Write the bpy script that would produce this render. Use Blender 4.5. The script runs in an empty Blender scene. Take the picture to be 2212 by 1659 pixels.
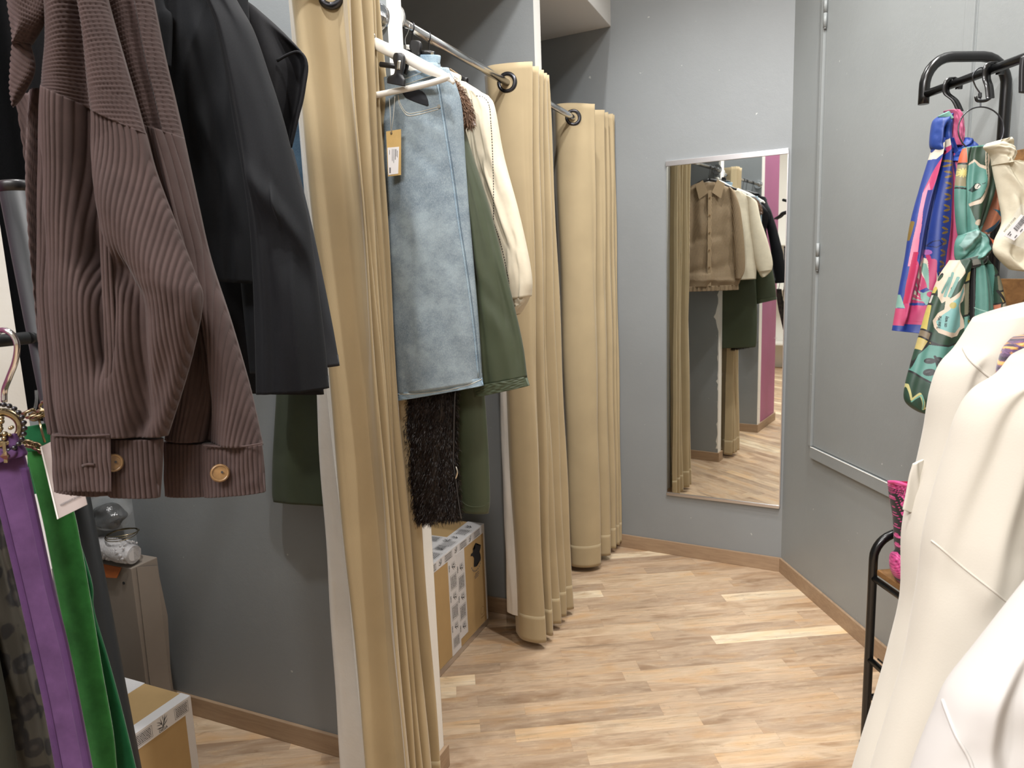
import bpy, bmesh, math, random
import numpy as np
from mathutils import Vector, Matrix
random.seed(4); rng = np.random.default_rng(7)
COL = bpy.context.scene.collection

# ---------------------------------------------------------------- camera
F, CX, CY, H = 1515.0, 1106.0, 829.5, 1.5
PITCH, ROLL, YAW = math.radians(9.19), math.radians(2.13), math.radians(23.5)
def _axes():
    f = np.array([0, math.cos(PITCH), -math.sin(PITCH)]); r = np.array([1., 0, 0]); u = np.cross(r, f)
    c, s = math.cos(ROLL), math.sin(ROLL)
    R, U_ = c*r - s*u, s*r + c*u
    cy, sy = math.cos(YAW), math.sin(YAW)
    M = np.array([[cy, -sy, 0], [sy, cy, 0], [0, 0, 1]])
    return M@R, M@U_, M@f
AR, AU, AF = _axes(); EYE = np.array([0, 0, H])
def ray(px, py): return AF + AR*(px-CX)/F - AU*(py-CY)/F
def at_d(px, py, d): return EYE + ray(px, py)*d
def on_plane(px, py, p0, n):
    d = ray(px, py); return EYE + d*(np.dot(np.asarray(p0, float)-EYE, n)/np.dot(d, n))
def on_y(px, py, y): return on_plane(px, py, (0, y, 0), np.array([0, 1., 0]))
def on_x(px, py, x): return on_plane(px, py, (x, 0, 0), np.array([1., 0, 0]))
def on_z(px, py, z): return on_plane(px, py, (0, 0, z), np.array([0, 0, 1.]))
cam_d = bpy.data.cameras.new('camera'); cam = bpy.data.objects.new('camera', cam_d); COL.objects.link(cam)
cam_d.sensor_width = 36; cam_d.lens = 36*F/2212; cam_d.clip_start = .02
M4 = Matrix.Identity(4)
for i in range(3):
    M4[i][0], M4[i][1], M4[i][2] = AR[i], AU[i], -AF[i]
M4.translation = Vector(EYE); cam.matrix_world = M4
cam_d.dof.use_dof = True; cam_d.dof.focus_distance = 1.35; cam_d.dof.aperture_fstop = 15
S = bpy.context.scene; S.camera = cam
S.view_settings.view_transform = 'Standard'; S.view_settings.look = 'None'; S.view_settings.gamma = 1
S.view_settings.use_curve_mapping = False; S.view_settings.exposure = -.12

# ---------------------------------------------------------------- materials
def lin(c):
    if isinstance(c, str): c = tuple(int(c[i:i+2], 16) for i in (0, 2, 4))
    return tuple((x/255/12.92) if x/255 <= .04045 else ((x/255+.055)/1.055)**2.4 for x in c[:3])
class NT:
    def __init__(s, name):
        s.m = bpy.data.materials.new(name); s.m.use_nodes = True; s.t = s.m.node_tree
        s.b = next(n for n in s.t.nodes if n.type == 'BSDF_PRINCIPLED'); s.out = next(n for n in s.t.nodes if n.type == 'OUTPUT_MATERIAL')
    def n(s, typ, **kw):
        nd = s.t.nodes.new('ShaderNode'+typ)
        for k, v in kw.items():
            if k.startswith('i_'):
                nd.inputs[k[2:].replace('_', ' ')].default_value = v
            else: setattr(nd, k, v)
        return nd
    def l(s, a, b): s.t.links.new(a, b)
    def set(s, sock, v): s.b.inputs[sock].default_value = v
    def coord(s, kind='Object', scale=(1, 1, 1), rot=(0, 0, 0)):
        tc = s.n('TexCoord'); mp = s.n('Mapping'); s.l(tc.outputs[kind], mp.inputs['Vector'])
        mp.inputs['Scale'].default_value = scale; mp.inputs['Rotation'].default_value = rot
        return mp.outputs[0]
    def noise(s, vec, scale, detail=3, rough=.5, dist=0):
        nd = s.n('TexNoise'); s.l(vec, nd.inputs['Vector']); nd.inputs['Scale'].default_value = scale
        nd.inputs['Detail'].default_value = detail; nd.inputs['Roughness'].default_value = rough; nd.inputs['Distortion'].default_value = dist
        return nd.outputs['Fac']
    def ramp(s, fac, stops, interp='LINEAR'):
        nd = s.n('ValToRGB'); s.l(fac, nd.inputs[0]); cr = nd.color_ramp; cr.interpolation = interp
        while len(cr.elements) < len(stops): cr.elements.new(.5)
        for e, (p, c) in zip(cr.elements, stops):
            e.position = p; e.color = (*c, 1) if not isinstance(c, (int, float)) else (c, c, c, 1)
        return nd.outputs[0]
    def mix(s, a, b, fac, mode='MIX'):
        nd = s.n('Mix', data_type='RGBA', blend_type=mode)
        for sock, v in ((nd.inputs[0], fac), (nd.inputs[6], a), (nd.inputs[7], b)):
            if hasattr(v, 'is_output'): s.l(v, sock)
            elif isinstance(v, (int, float)): sock.default_value = v
            else: sock.default_value = (*v, 1)
        return nd.outputs[2]
    def math(s, op, a, b=None, c=None):
        nd = s.n('Math', operation=op)
        for i, v in enumerate((a, b, c)):
            if v is None: continue
            if hasattr(v, 'is_output'): s.l(v, nd.inputs[i])
            else: nd.inputs[i].default_value = v
        return nd.outputs[0]
    def bump(s, h, strength=.3, dist=.001, prev=None):
        nd = s.n('Bump'); s.l(h, nd.inputs['Height']); nd.inputs['Strength'].default_value = strength; nd.inputs['Distance'].default_value = dist
        if prev is not None: s.l(prev, nd.inputs['Normal'])
        s.l(nd.outputs[0], s.b.inputs['Normal']); return nd.outputs[0]
def mat(name, col, rough=.8, metal=0, var=None, bump=None, sheen=0, spec=.5, coat=0, warp=(1, 1, 1)):
    t = NT(name); c = lin(col); t.set('Base Color', (*c, 1)); t.set('Roughness', rough); t.set('Metallic', metal)
    t.set('Specular IOR Level', spec)
    if sheen: t.set('Sheen Weight', sheen); t.set('Sheen Roughness', .4)
    if coat: t.set('Coat Weight', coat); t.set('Coat Roughness', .12)
    if var or bump: v = t.coord('Object', warp)
    if var:
        f = t.noise(v, var[0], 4, .6)
        r = t.ramp(f, [(.3, tuple(x*(1-var[1]) for x in c)), (.7, tuple(min(1, x*(1+var[1])) for x in c))])
        t.l(r, t.b.inputs['Base Color'])
    if bump: t.bump(t.noise(v, bump[0], 3, .6), bump[1], bump[2] if len(bump) > 2 else .001)
    return t.m
def attr_mat(name, rough=.55, sheen=.2, bump=None, spec=.5, var=.06):
    t = NT(name); a = t.n('Attribute', attribute_name='print'); v = t.coord()
    f = t.noise(v, 60, 3); k = t.ramp(f, [(.3, 1-var), (.7, 1+var)])
    t.l(t.mix(a.outputs['Color'], k, 1.0, 'MULTIPLY'), t.b.inputs['Base Color'])
    t.set('Roughness', rough); t.set('Sheen Weight', sheen); t.set('Specular IOR Level', spec)
    if bump: t.bump(t.noise(v, bump[0], 2), bump[1], .001)
    return t.m
def wall_paint(name, col, rough=.42, scuff=True, chips=False):
    t = NT(name); v = t.coord(); c = lin(col)
    big = t.noise(v, 1.7, 3, .55)
    base = t.ramp(big, [(.3, tuple(x*.94 for x in c)), (.7, tuple(x*1.05 for x in c))])
    if scuff:
        sm = t.noise(v, 9, 6, .75, .6); k = t.ramp(sm, [(.66, 0.), (.74, .22)])
        base = t.mix(base, tuple(x*.6 for x in c), k)
        sp = t.noise(v, 42, 2, .5); k2 = t.ramp(sp, [(.765, 0.), (.78, .55)]); base = t.mix(base, lin('d8d8d4'), k2)
    t.l(base, t.b.inputs['Base Color']); t.set('Roughness', rough); t.set('Specular IOR Level', .45)
    b1 = t.bump(t.noise(v, 240, 3, .6), .22, .0012)
    t.bump(t.noise(v, 38, 3, .5), .10, .004, b1)
    return t.m
MT = {}
MT['wall'] = wall_paint('grey_wall_paint', '8d9193')
MT['wallr'] = wall_paint('grey_satin_paint', '949898', .36)
MT['white_paint'] = wall_paint('white_wall_paint', 'eeece6', .5, False)
MT['pink_paint'] = wall_paint('pink_wall_paint', 'a8608a', .5, False)
MT['shop_white'] = mat('shop_white_paint', 'e4e1da', .6)
MT['ceil'] = mat('ceiling_paint', 'e6e3de', .8, bump=(80, .1))
def floor_mat():
    t = NT('laminate_floor'); v = t.coord('Object', (1, 1, 1), (0, 0, -math.radians(28.3)))
    sp = t.n('SeparateXYZ'); t.l(v, sp.inputs[0]); x, y = sp.outputs[0], sp.outputs[1]
    W, L = .068, .62
    row = t.math('FLOOR', t.math('DIVIDE', y, W))
    wn = t.n('TexWhiteNoise', noise_dimensions='1D'); t.l(row, wn.inputs['W'])
    xs = t.math('ADD', t.math('DIVIDE', x, L), t.math('MULTIPLY', wn.outputs['Value'], 7.3))
    pl = t.math('FLOOR', xs)
    cb = t.n('CombineXYZ'); t.l(row, cb.inputs[0]); t.l(pl, cb.inputs[1])
    w2 = t.n('TexWhiteNoise', noise_dimensions='3D'); t.l(cb.outputs[0], w2.inputs['Vector'])
    tone = t.ramp(w2.outputs['Value'], [(0, lin('ae967e')), (.3, lin('bca389')), (.65, lin('c6ac90')), (.88, lin('d0b89b')), (.92, lin('e2cfb2')), (1, lin('e8d7ba'))])
    # grain, shifted per plank
    off = t.n('VectorMath', operation='MULTIPLY_ADD'); t.l(w2.outputs['Color'], off.inputs[0]); off.inputs[1].default_value = (9, 9, 9); t.l(v, off.inputs[2])
    st = t.n('Mapping'); t.l(off.outputs[0], st.inputs['Vector']); st.inputs['Scale'].default_value = (1.6, 22, 1)
    g = t.noise(st.outputs[0], 2.2, 6, .62, .9)
    gc = t.ramp(g, [(.28, .62), (.42, .94), (.6, 1.08), (.8, .82)])
    c1 = t.mix(tone, gc, .85, 'MULTIPLY')
    st2 = t.n('Mapping'); t.l(off.outputs[0], st2.inputs['Vector']); st2.inputs['Scale'].default_value = (2.5, 9, 1)
    streak = t.ramp(t.noise(st2.outputs[0], 3, 4, .7, 1.6), [(.60, 0.), (.72, .34)])
    c2 = t.mix(c1, lin('7d5b40'), streak)
    kn = t.ramp(t.noise(v, 26, 2, .5), [(.78, 0.), (.82, .5)]); c2 = t.mix(c2, lin('5b4030'), kn)
    pale = t.ramp(t.noise(st2.outputs[0], 7, 3, .7), [(.52, 0.), (.75, .35)]); c2 = t.mix(c2, lin('e2cfae'), pale)
    st3 = t.n('Mapping'); t.l(off.outputs[0], st3.inputs['Vector']); st3.inputs['Scale'].default_value = (3.0, 10, 1)
    c2 = t.mix(c2, t.ramp(t.noise(st3.outputs[0], 1.1, 3, .6, .6), [(.3, lin('c9b5a0')), (.5, (1., 1., 1.)), (.7, lin('ffe9c8'))]), .75, 'MULTIPLY')
    fine = t.n('Mapping'); t.l(off.outputs[0], fine.inputs['Vector']); fine.inputs['Scale'].default_value = (3, 120, 1)
    c2 = t.mix(c2, t.ramp(t.noise(fine.outputs[0], 3, 3, .6, .4), [(.3, .86), (.55, 1.04)]), .7, 'MULTIPLY')
    cross = t.n('Mapping'); t.l(off.outputs[0], cross.inputs['Vector']); cross.inputs['Scale'].default_value = (60, 18, 1)
    c2 = t.mix(c2, lin('7a5f48'), t.ramp(t.noise(cross.outputs[0], 1.6, 2, .6), [(.68, 0.), (.78, .25)]))
    # seams
    fy = t.math('FRACT', t.math('DIVIDE', y, W)); fx = t.math('FRACT', xs)
    ey = t.math('MINIMUM', fy, t.math('SUBTRACT', 1.0, fy)); ex = t.math('MULTIPLY', t.math('MINIMUM', fx, t.math('SUBTRACT', 1.0, fx)), L/W)
    e = t.math('MINIMUM', ey, ex); seam = t.ramp(e, [(0, .28), (.012, .0)])
    c3 = t.mix(c2, lin('6e543c'), seam)
    t.l(c3, t.b.inputs['Base Color']); t.set('Roughness', .42); t.set('Specular IOR Level', .4)
    t.bump(g, .08, .0006)
    return t.m
MT['floor'] = floor_mat()
def wood_mat(name, a, b, scale=(2, 30, 30), rough=.5, knots=False):
    t = NT(name); v = t.coord('Object', scale); g = t.noise(v, 2.0, 6, .65, 1.1)
    c = t.ramp(g, [(.25, lin(a)), (.5, tuple((p+q)/2 for p, q in zip(lin(a), lin(b)))), (.75, lin(b))])
    if knots:
        k = t.ramp(t.noise(t.coord('Object', (6, 16, 16)), 2.5, 3, .6, 1.0), [(.58, 0.), (.75, .6)]); c = t.mix(c, lin('3a2815'), k)
    t.l(c, t.b.inputs['Base Color']); t.set('Roughness', rough); t.bump(g, .1, .0005); return t.m
MT['base_x'] = wood_mat('baseboard_oak', '957b63', 'b09679', (3, 26, 40))
MT['base_y'] = wood_mat('baseboard_oak_lengthwise', '957b63', 'b09679', (26, 3, 40))
MT['rustic'] = wood_mat('rustic_brown_wood', '6a4a2c', 'a3794a', (14, 5, 20), .55, True)
MT['chrome'] = mat('chrome', 'd2d4d6', .16, 1, bump=(30, .02))
MT['alu'] = mat('mirror_channel_metal', 'd4d2d4', .32, 1, bump=(60, .03))
MT['black_metal'] = mat('black_powder_coat', '0d0e0f', .26, 0, bump=(300, .04), spec=.6)
MT['black_matt'] = mat('matt_black_tube', '1a1c1e', .5, 0, bump=(300, .05), spec=.35)
MT['black_plastic'] = mat('black_plastic', '1b1b1d', .38, bump=(120, .03))
MT['gun'] = mat('gunmetal_eyelet', '4a4a4e', .28, .9, bump=(60, .03))
MT['gold'] = mat('antique_gold', 'a39475', .25, 1, var=(60, .2))
MT['wire'] = mat('dark_wire', '55565a', .3, .9, bump=(60, .02))
MT['white_plastic'] = mat('white_hanger_plastic', 'e9e5dc', .45, bump=(60, .03))
def glass_mirror():
    t = NT('mirror_silvering'); t.set('Metallic', 1); t.set('Roughness', .015); t.set('Base Color', (.86, .88, .86, 1))
    v = t.coord('Object', (1, 1, 1)); f = t.noise(t.coord('Object', (3, 3, 14), (0, .12, 0)), 2.2, 4, .6, .7)
    t.l(t.ramp(f, [(.62, .012), (.72, .045)]), t.b.inputs['Roughness']); return t.m
MT['mirror'] = glass_mirror()
def curtain_mat():
    t = NT('beige_velvet'); v = t.coord('UV', (1, 1, 1)); c = lin('b2a07f')
    f = t.noise(t.coord('Object'), 6, 3, .5); base = t.ramp(f, [(.3, tuple(x*.94 for x in c)), (.7, tuple(x*1.05 for x in c))])
    t.l(base, t.b.inputs['Base Color']); t.set('Roughness', .72); t.set('Sheen Weight', .35); t.set('Sheen Roughness', .35); t.set('Specular IOR Level', .25)
    w = t.n('TexWave', wave_type='BANDS', bands_direction='X'); t.l(v, w.inputs['Vector']); w.inputs['Scale'].default_value = 150; w.inputs['Distortion'].default_value = .8
    b = t.bump(w.outputs['Fac'], .16, .0006); t.bump(t.noise(v, 420, 2), .15, .0006, b); return t.m
MT['curtain'] = curtain_mat()
MT['lining'] = mat('white_lining_cloth', 'e9e6e1', .85, var=(12, .03), bump=(40, .25, .003))
MT['cord'] = mat('brown_corduroy', '4a3d3b', .95, var=(26, .14), bump=(900, .25, .0006), sheen=.12, spec=.1)
MT['blazer'] = mat('black_suiting', '0f1115', .8, var=(400, .25), bump=(1100, .35, .0006), sheen=.02, spec=.25)
MT['black_satin'] = mat('black_cotton', '131316', .8, var=(300, .2), bump=(700, .3, .0006), spec=.2)
MT['navy'] = mat('dark_navy_cloth', '15181f', .75, bump=(700, .3, .0006))
def denim(name, deep, mid, pale, fade):
    t = NT(name); v = t.coord(); big = t.noise(v, 5.5, 4, .6, .4); fine = t.noise(t.coord('Object', (1, 1, .55)), 520, 3, .7); mid_n = t.noise(t.coord('Object', (1, 1, 1.3)), 22, 5, .7)
    c = t.ramp(big, [(.25, lin(mid)), (.62, lin(pale))]); c = t.mix(c, lin(deep), t.ramp(mid_n, [(.35, .45), (.62, 0.)])); c = t.mix(c, lin(fade), t.ramp(fine, [(.45, 0.), (.75, .45)]))
    t.l(c, t.b.inputs['Base Color']); t.set('Roughness', .85); t.set('Specular IOR Level', .2); t.bump(fine, .4, .0008); return t.m
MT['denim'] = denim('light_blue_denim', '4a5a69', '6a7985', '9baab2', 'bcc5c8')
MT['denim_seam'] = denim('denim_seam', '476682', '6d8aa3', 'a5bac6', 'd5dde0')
MT['denim_dark'] = denim('darker_denim', '2d4054', '3d5468', '4c6478', '6a8090')
MT['thread'] = mat('pale_thread', 'cfcabb', .8, bump=(500, .2))
MT['green'] = mat('olive_green_cloth', '3f4734', .55, var=(5, .12), bump=(30, .18, .003), sheen=.1, spec=.4)
MT['fur_dark'] = mat('dark_brown_fur', '1e1410', .5, var=(60, .4), spec=.5)
MT['fur_mid'] = mat('brown_collar_fur', '7a5f4c', .7, var=(50, .35), spec=.3)
MT['cream'] = mat('cream_shirt_cloth', 'd6ccb6', .8, var=(30, .05), bump=(18, .35, .004))
MT['white_knit'] = mat('white_jersey', 'bab4a8', .85, var=(6, .02), bump=(500, .15, .0006), sheen=.15)
MT['white_satin'] = mat('white_smooth_cloth', 'b8b4b0', .6, var=(5, .02), bump=(9, .12, .004), sheen=.1)
MT['kraft'] = mat('kraft_card', 'c5a468', .75, var=(40, .06), bump=(200, .1))
MT['label'] = mat('label_paper', 'e9e7e8', .6, bump=(200, .03))
MT['card_grey'] = mat('grey_card', 'b4a8a5', .6, bump=(300, .06))
MT['card_edge'] = mat('white_card_edge', 'f3f1ee', .6, bump=(300, .05))
MT['ink'] = mat('black_ink', '2b2a2c', .7, bump=(100, .02))
MT['greyink'] = mat('grey_ink', '6d6b6d', .7, bump=(100, .02))
MT['cardboard'] = mat('cardboard', 'bb9c6c', .85, var=(5, .07), bump=(60, .12))
MT['tape'] = mat('white_packing_tape', 'e4e2e2', .4, bump=(28, .35, .003))
MT['board'] = mat('pale_carton', '8f8479', .7, var=(6, .05), bump=(40, .05))
MT['purple'] = mat('purple_suede', '573d61', .95, var=(34, .2), bump=(500, .3, .0008), sheen=.15, spec=.1)
MT['purple_trim'] = mat('purple_suede_trim', '4d3358', .95, var=(28, .13), bump=(500, .3, .0008), sheen=.25, spec=.1)
MT['greenb'] = mat('green_suede', '2c6630', .95, var=(36, .25), bump=(500, .3, .0008), sheen=.3, spec=.1)
MT['greenb2'] = mat('deep_green_suede', '1d5836', .95, var=(24, .18), bump=(500, .3, .0008), sheen=.2, spec=.1)
MT['brown_pin'] = None
def leopard():
    t = NT('leopard_print'); v = t.coord('Object', (1, 1, .8)); vo = t.n('TexVoronoi', feature='F1'); d = t.n('VectorMath', operation='MULTIPLY_ADD')
    nz = t.n('TexNoise'); t.l(v, nz.inputs['Vector']); nz.inputs['Scale'].default_value = 40
    t.l(nz.outputs['Color'], d.inputs[0]); d.inputs[1].default_value = (.016, .016, .016); t.l(v, d.inputs[2]); t.l(d.outputs[0], vo.inputs['Vector']); vo.inputs['Scale'].default_value = 46
    c = t.ramp(vo.outputs['Distance'], [(.0, lin('2e2a27')), (.16, lin('2c2926')), (.26, lin('161515')), (.44, lin('151414')), (.5, lin('35322a'))])
    t.l(c, t.b.inputs['Base Color']); t.set('Roughness', .7); t.bump(t.noise(v, 500, 2), .2); return t.m
MT['leopard'] = leopard()
def pinstripe():
    t = NT('beige_pinstripe'); v = t.coord('UV'); w = t.n('TexWave', wave_type='BANDS', bands_direction='X'); t.l(v, w.inputs['Vector']); w.inputs['Scale'].default_value = 32
    c = t.ramp(w.outputs['Fac'], [(.45, lin('9a8467')), (.9, lin('5f4d3a'))]); t.l(c, t.b.inputs['Base Color']); t.set('Roughness', .75)
    t.bump(t.noise(t.coord(), 14, 3, .6), .5, .006); return t.m
MT['pin'] = pinstripe()
def clear_plastic(name, alpha, col='e8ecee', rough=.12):
    t = NT(name); t.set('Base Color', (*lin(col), 1)); t.set('Roughness', rough); t.set('Alpha', alpha); t.set('Specular IOR Level', .9)
    t.bump(t.noise(t.coord(), 60, 3, .6, .5), .8, .004); return t.m
MT['bubble'] = clear_plastic('bubble_wrap', .62, 'd9d6d6', .25)
MT['film'] = clear_plastic('clear_film', .10)
MT['bin_bag'] = mat('black_plastic_bag', '0e0f11', .18, bump=(40, .7, .01), spec=.8)
MT['knit'] = None
MT['scarf'] = attr_mat('printed_satin_scarf', .5, .04, (500, .08))
MT['crochet'] = attr_mat('raffia_crochet', .6, .1, (300, .4), var=.2)
MT['melange'] = attr_mat('melange_knit', .9, .3, (400, .4), var=.3)
MT['printed'] = attr_mat('printed_board', .8, 0, None, .3)
MT['scarf_cream'] = mat('cream_gauze', 'd3ccb6', .85, var=(20, .05), bump=(60, .3, .003))
MT['button'] = mat('horn_button', '80623f', .25, var=(90, .3), coat=.4)
MT['nail'] = mat('steel_rivet', 'c9c4b8', .3, 1, bump=(60, .03))
MT['red'] = mat('orange_card', 'a0541f', .7, bump=(60, .05))

# ---------------------------------------------------------------- object helpers
def tag(o, label=None, cat=None, group=None, kind=None):
    if label: o['label'] = label
    if cat: o['category'] = cat
    if group: o['group'] = group
    if kind: o['kind'] = kind
    return o
def thing(name, label, cat, loc=(0, 0, 0), group=None):
    o = bpy.data.objects.new(name, None); COL.objects.link(o); o.location = Vector([float(x) for x in loc]); o.empty_display_size = .05
    return tag(o, label, cat, group)
def link(name, me, m, parent=None, smooth=True):
    o = bpy.data.objects.new(name, me); COL.objects.link(o)
    if m is not None:
        for mm in (m if isinstance(m, (list, tuple)) else [m]): me.materials.append(mm)
    if parent is not None:
        o.parent = parent
        off = parent.location.copy() if parent.type == 'EMPTY' else Vector((0, 0, 0))   # mesh parents already sit in world space
        o.matrix_parent_inverse = Matrix.Translation(-off)
    return o
def mesh_np(name, V, faces, smooth=True, uv=None, color=None):
    V = np.asarray(V, np.float32).reshape(-1, 3); me = bpy.data.meshes.new(name)
    faces = np.asarray(faces, np.int32); k = faces.shape[1]
    me.vertices.add(len(V)); me.vertices.foreach_set('co', V.ravel())
    me.loops.add(faces.size); me.loops.foreach_set('vertex_index', faces.ravel())
    me.polygons.add(len(faces)); me.polygons.foreach_set('loop_start', np.arange(0, faces.size, k, dtype=np.int32))
    me.polygons.foreach_set('loop_total', np.full(len(faces), k, np.int32))
    me.update(calc_edges=True)
    if smooth: me.polygons.foreach_set('use_smooth', np.ones(len(faces), bool))
    if uv is not None:
        l = me.uv_layers.new(name='UVMap'); l.data.foreach_set('uv', np.asarray(uv, np.float32)[faces.ravel()].ravel())
    if color is not None:
        a = me.color_attributes.new('print', 'FLOAT_COLOR', 'POINT'); c = np.ones((len(V), 4), np.float32); c[:, :3] = color; a.data.foreach_set('color', c.ravel())
    me.validate(); return me
def grid_faces(nv, nu, closed=False):
    i = np.arange(nv-1)[:, None]; j = np.arange(nu if closed else nu-1)[None, :]; j2 = (j+1) % nu
    a = i*nu+j; b = i*nu+j2; c = (i+1)*nu+j2; d = (i+1)*nu+j
    return np.stack([a, b, c, d], -1).reshape(-1, 4)
def bm_obj(name, bm, m, parent=None, smooth=False):
    me = bpy.data.meshes.new(name); bmesh.ops.recalc_face_normals(bm, faces=bm.faces); bm.to_mesh(me); bm.free()
    if smooth:
        for p in me.polygons: p.use_smooth = True
    return link(name, me, m, parent)
def prism_bm(bm, poly, z0, z1, bev=0):
    vs = [bm.verts.new((p[0], p[1], z0)) for p in poly]; f = bm.faces.new(vs)
    r = bmesh.ops.extrude_face_region(bm, geom=[f]); bmesh.ops.translate(bm, verts=[v for v in r['geom'] if isinstance(v, bmesh.types.BMVert)], vec=(0, 0, z1-z0))
    if bev: bmesh.ops.bevel(bm, geom=bm.edges[:], offset=bev, segments=2, affect='EDGES', profile=.7)
def prism(name, poly, z0, z1, m, parent=None, bev=0):
    bm = bmesh.new(); prism_bm(bm, poly, z0, z1, bev); return bm_obj(name, bm, m, parent)
def box(name, a, b, m, parent=None, bev=0):
    return prism(name, [(a[0], a[1]), (b[0], a[1]), (b[0], b[1]), (a[0], b[1])], a[2], b[2], m, parent, bev)
def obox(name, o, ax, ay, az, m, parent=None, bev=0):
    """box from corner o with edge vectors"""
    o, ax, ay, az = [np.asarray(q, float) for q in (o, ax, ay, az)]; bm = bmesh.new()
    vs = [bm.verts.new(o+i*ax+j*ay+k*az) for i in (0, 1) for j in (0, 1) for k in (0, 1)]
    for q in ((0, 1, 3, 2), (4, 6, 7, 5), (0, 4, 5, 1), (2, 3, 7, 6), (0, 2, 6, 4), (1, 5, 7, 3)): bm.faces.new([vs[i] for i in q])
    bmesh.ops.recalc_face_normals(bm, faces=bm.faces)
    if bev: bmesh.ops.bevel(bm, geom=bm.edges[:], offset=bev, segments=2, affect='EDGES', profile=.7)
    return bm_obj(name, bm, m, parent)
def cr(P, n, closed=False):
    """Catmull-Rom through points P (k,dim) resampled to n points"""
    P = np.asarray(P, float); k = len(P)
    if k == 2: return P[0]+(P[1]-P[0])*np.linspace(0, 1, n)[:, None]
    if closed: Q = np.vstack([P[-1:], P, P[:2]]); segs = k
    else: Q = np.vstack([2*P[0]-P[1], P, 2*P[-1]-P[-2]]); segs = k-1
    L = np.linalg.norm(np.diff(np.vstack([P, P[:1]]) if closed else P, axis=0), axis=1)+1e-9; cum = np.concatenate([[0], np.cumsum(L)])
    s = np.linspace(0, cum[-1], n, endpoint=not closed); i = np.clip(np.searchsorted(cum, s, 'right')-1, 0, segs-1); t = ((s-cum[i])/L[i])[:, None]
    a, b, c, d = Q[i], Q[i+1], Q[i+2], Q[i+3]
    return .5*((2*b)+(-a+c)*t+(2*a-5*b+4*c-d)*t*t+(-a+3*b-3*c+d)*t**3)
def tube_mesh(name, P, r, res=12, smooth_n=None, closed=False, flat=1.0, up=None, cap=True):
    P = np.asarray(P, float)
    rr = np.asarray(r, float) if np.ndim(r) else None
    if smooth_n:
        if rr is not None: rr = np.interp(np.linspace(0, 1, smooth_n), np.linspace(0, 1, len(rr)), rr)
        P = cr(P, smooth_n, closed)
    n = len(P); T = np.gradient(P, axis=0) if not closed else np.roll(P, -1, 0)-np.roll(P, 1, 0)
    T /= np.linalg.norm(T, axis=1)[:, None]+1e-12
    N = np.zeros_like(P); ref = np.array(up if up is not None else ([0, 0, 1.] if abs(T[0][2]) < .9 else [1., 0, 0]), float)
    N[0] = ref-T[0]*(ref@T[0]); N[0] /= np.linalg.norm(N[0])
    for i in range(1, n):
        v = (ref if up is not None else N[i-1]); v = v-T[i]*(v@T[i]); N[i] = v/(np.linalg.norm(v)+1e-12)
    B = np.cross(T, N); th = np.linspace(0, 2*np.pi, res, endpoint=False)
    R = (rr if rr is not None else np.full(n, r))[:, None, None]
    V = P[:, None]+R*(np.cos(th)[None, :, None]*N[:, None]+flat*np.sin(th)[None, :, None]*B[:, None])
    Fs = grid_faces(n, res, True)
    V = V.reshape(-1, 3)
    if closed:
        j = np.arange(res); j2 = (j+1) % res; Fs = np.vstack([Fs, np.stack([(n-1)*res+j, (n-1)*res+j2, j2, j], -1)])
    elif cap:
        V = np.vstack([V, P[:1], P[-1:]]); a, b = n*res, n*res+1; j = np.arange(res); j2 = (j+1) % res
        Fs = np.vstack([Fs, np.stack([np.full(res, a), j2, j, j], -1)[:, [0, 1, 2, 2]], np.stack([np.full(res, b), (n-1)*res+j, (n-1)*res+j2, (n-1)*res+j2], -1)])
        # degenerate quads become triangles
        quads = Fs[:-2*res]; tris = Fs[-2*res:, :3]
        me = bpy.data.meshes.new(name); me.from_pydata(V.tolist(), [], quads.tolist()+tris.tolist())
        for p in me.polygons: p.use_smooth = len(p.vertices) == 4
        me.update(); return me
    return mesh_np(name, V, Fs)
def tube(name, P, r, m, parent=None, **k): return link(name, tube_mesh(name, P, r, **k), m, parent)
def join_bm(parts):
    bm = bmesh.new()
    for me in parts: bm.from_mesh(me); bpy.data.meshes.remove(me)
    return bm
def multi_tube(name, specs, m, parent=None):
    bm = join_bm([tube_mesh('t', *a, **k) for a, k in specs]); me = bpy.data.meshes.new(name); bm.to_mesh(me); bm.free()
    return link(name, me, m, parent)
def disc(name, c, axis, r, h, m, parent=None, seg=24, bev=0):
    axis = Vector(axis).normalized(); bm = bmesh.new(); bmesh.ops.create_cone(bm, cap_ends=True, segments=seg, radius1=r, radius2=r, depth=h)
    if bev: bmesh.ops.bevel(bm, geom=[e for e in bm.edges if len(e.link_faces) == 2 and e.calc_face_angle(0) > .7], offset=bev, segments=3, affect='EDGES')
    bmesh.ops.transform(bm, matrix=Matrix.Translation(Vector([float(q) for q in c]))@axis.to_track_quat('Z', 'Y').to_matrix().to_4x4(), verts=bm.verts); return bm_obj(name, bm, m, parent)
def ring(name, c, axis, R, r, m, parent=None, flat=1.0):
    a = np.asarray(axis, float); a /= np.linalg.norm(a); e1 = np.cross(a, [0, 0, 1.] if abs(a[2]) < .9 else [1., 0, 0]); e1 /= np.linalg.norm(e1); e2 = np.cross(a, e1)
    th = np.linspace(0, 2*np.pi, 40, endpoint=False); P = np.asarray(c)+R*(np.cos(th)[:, None]*e1+np.sin(th)[:, None]*e2)
    return tube(name, P, r, m, parent, res=10, closed=True)
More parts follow.
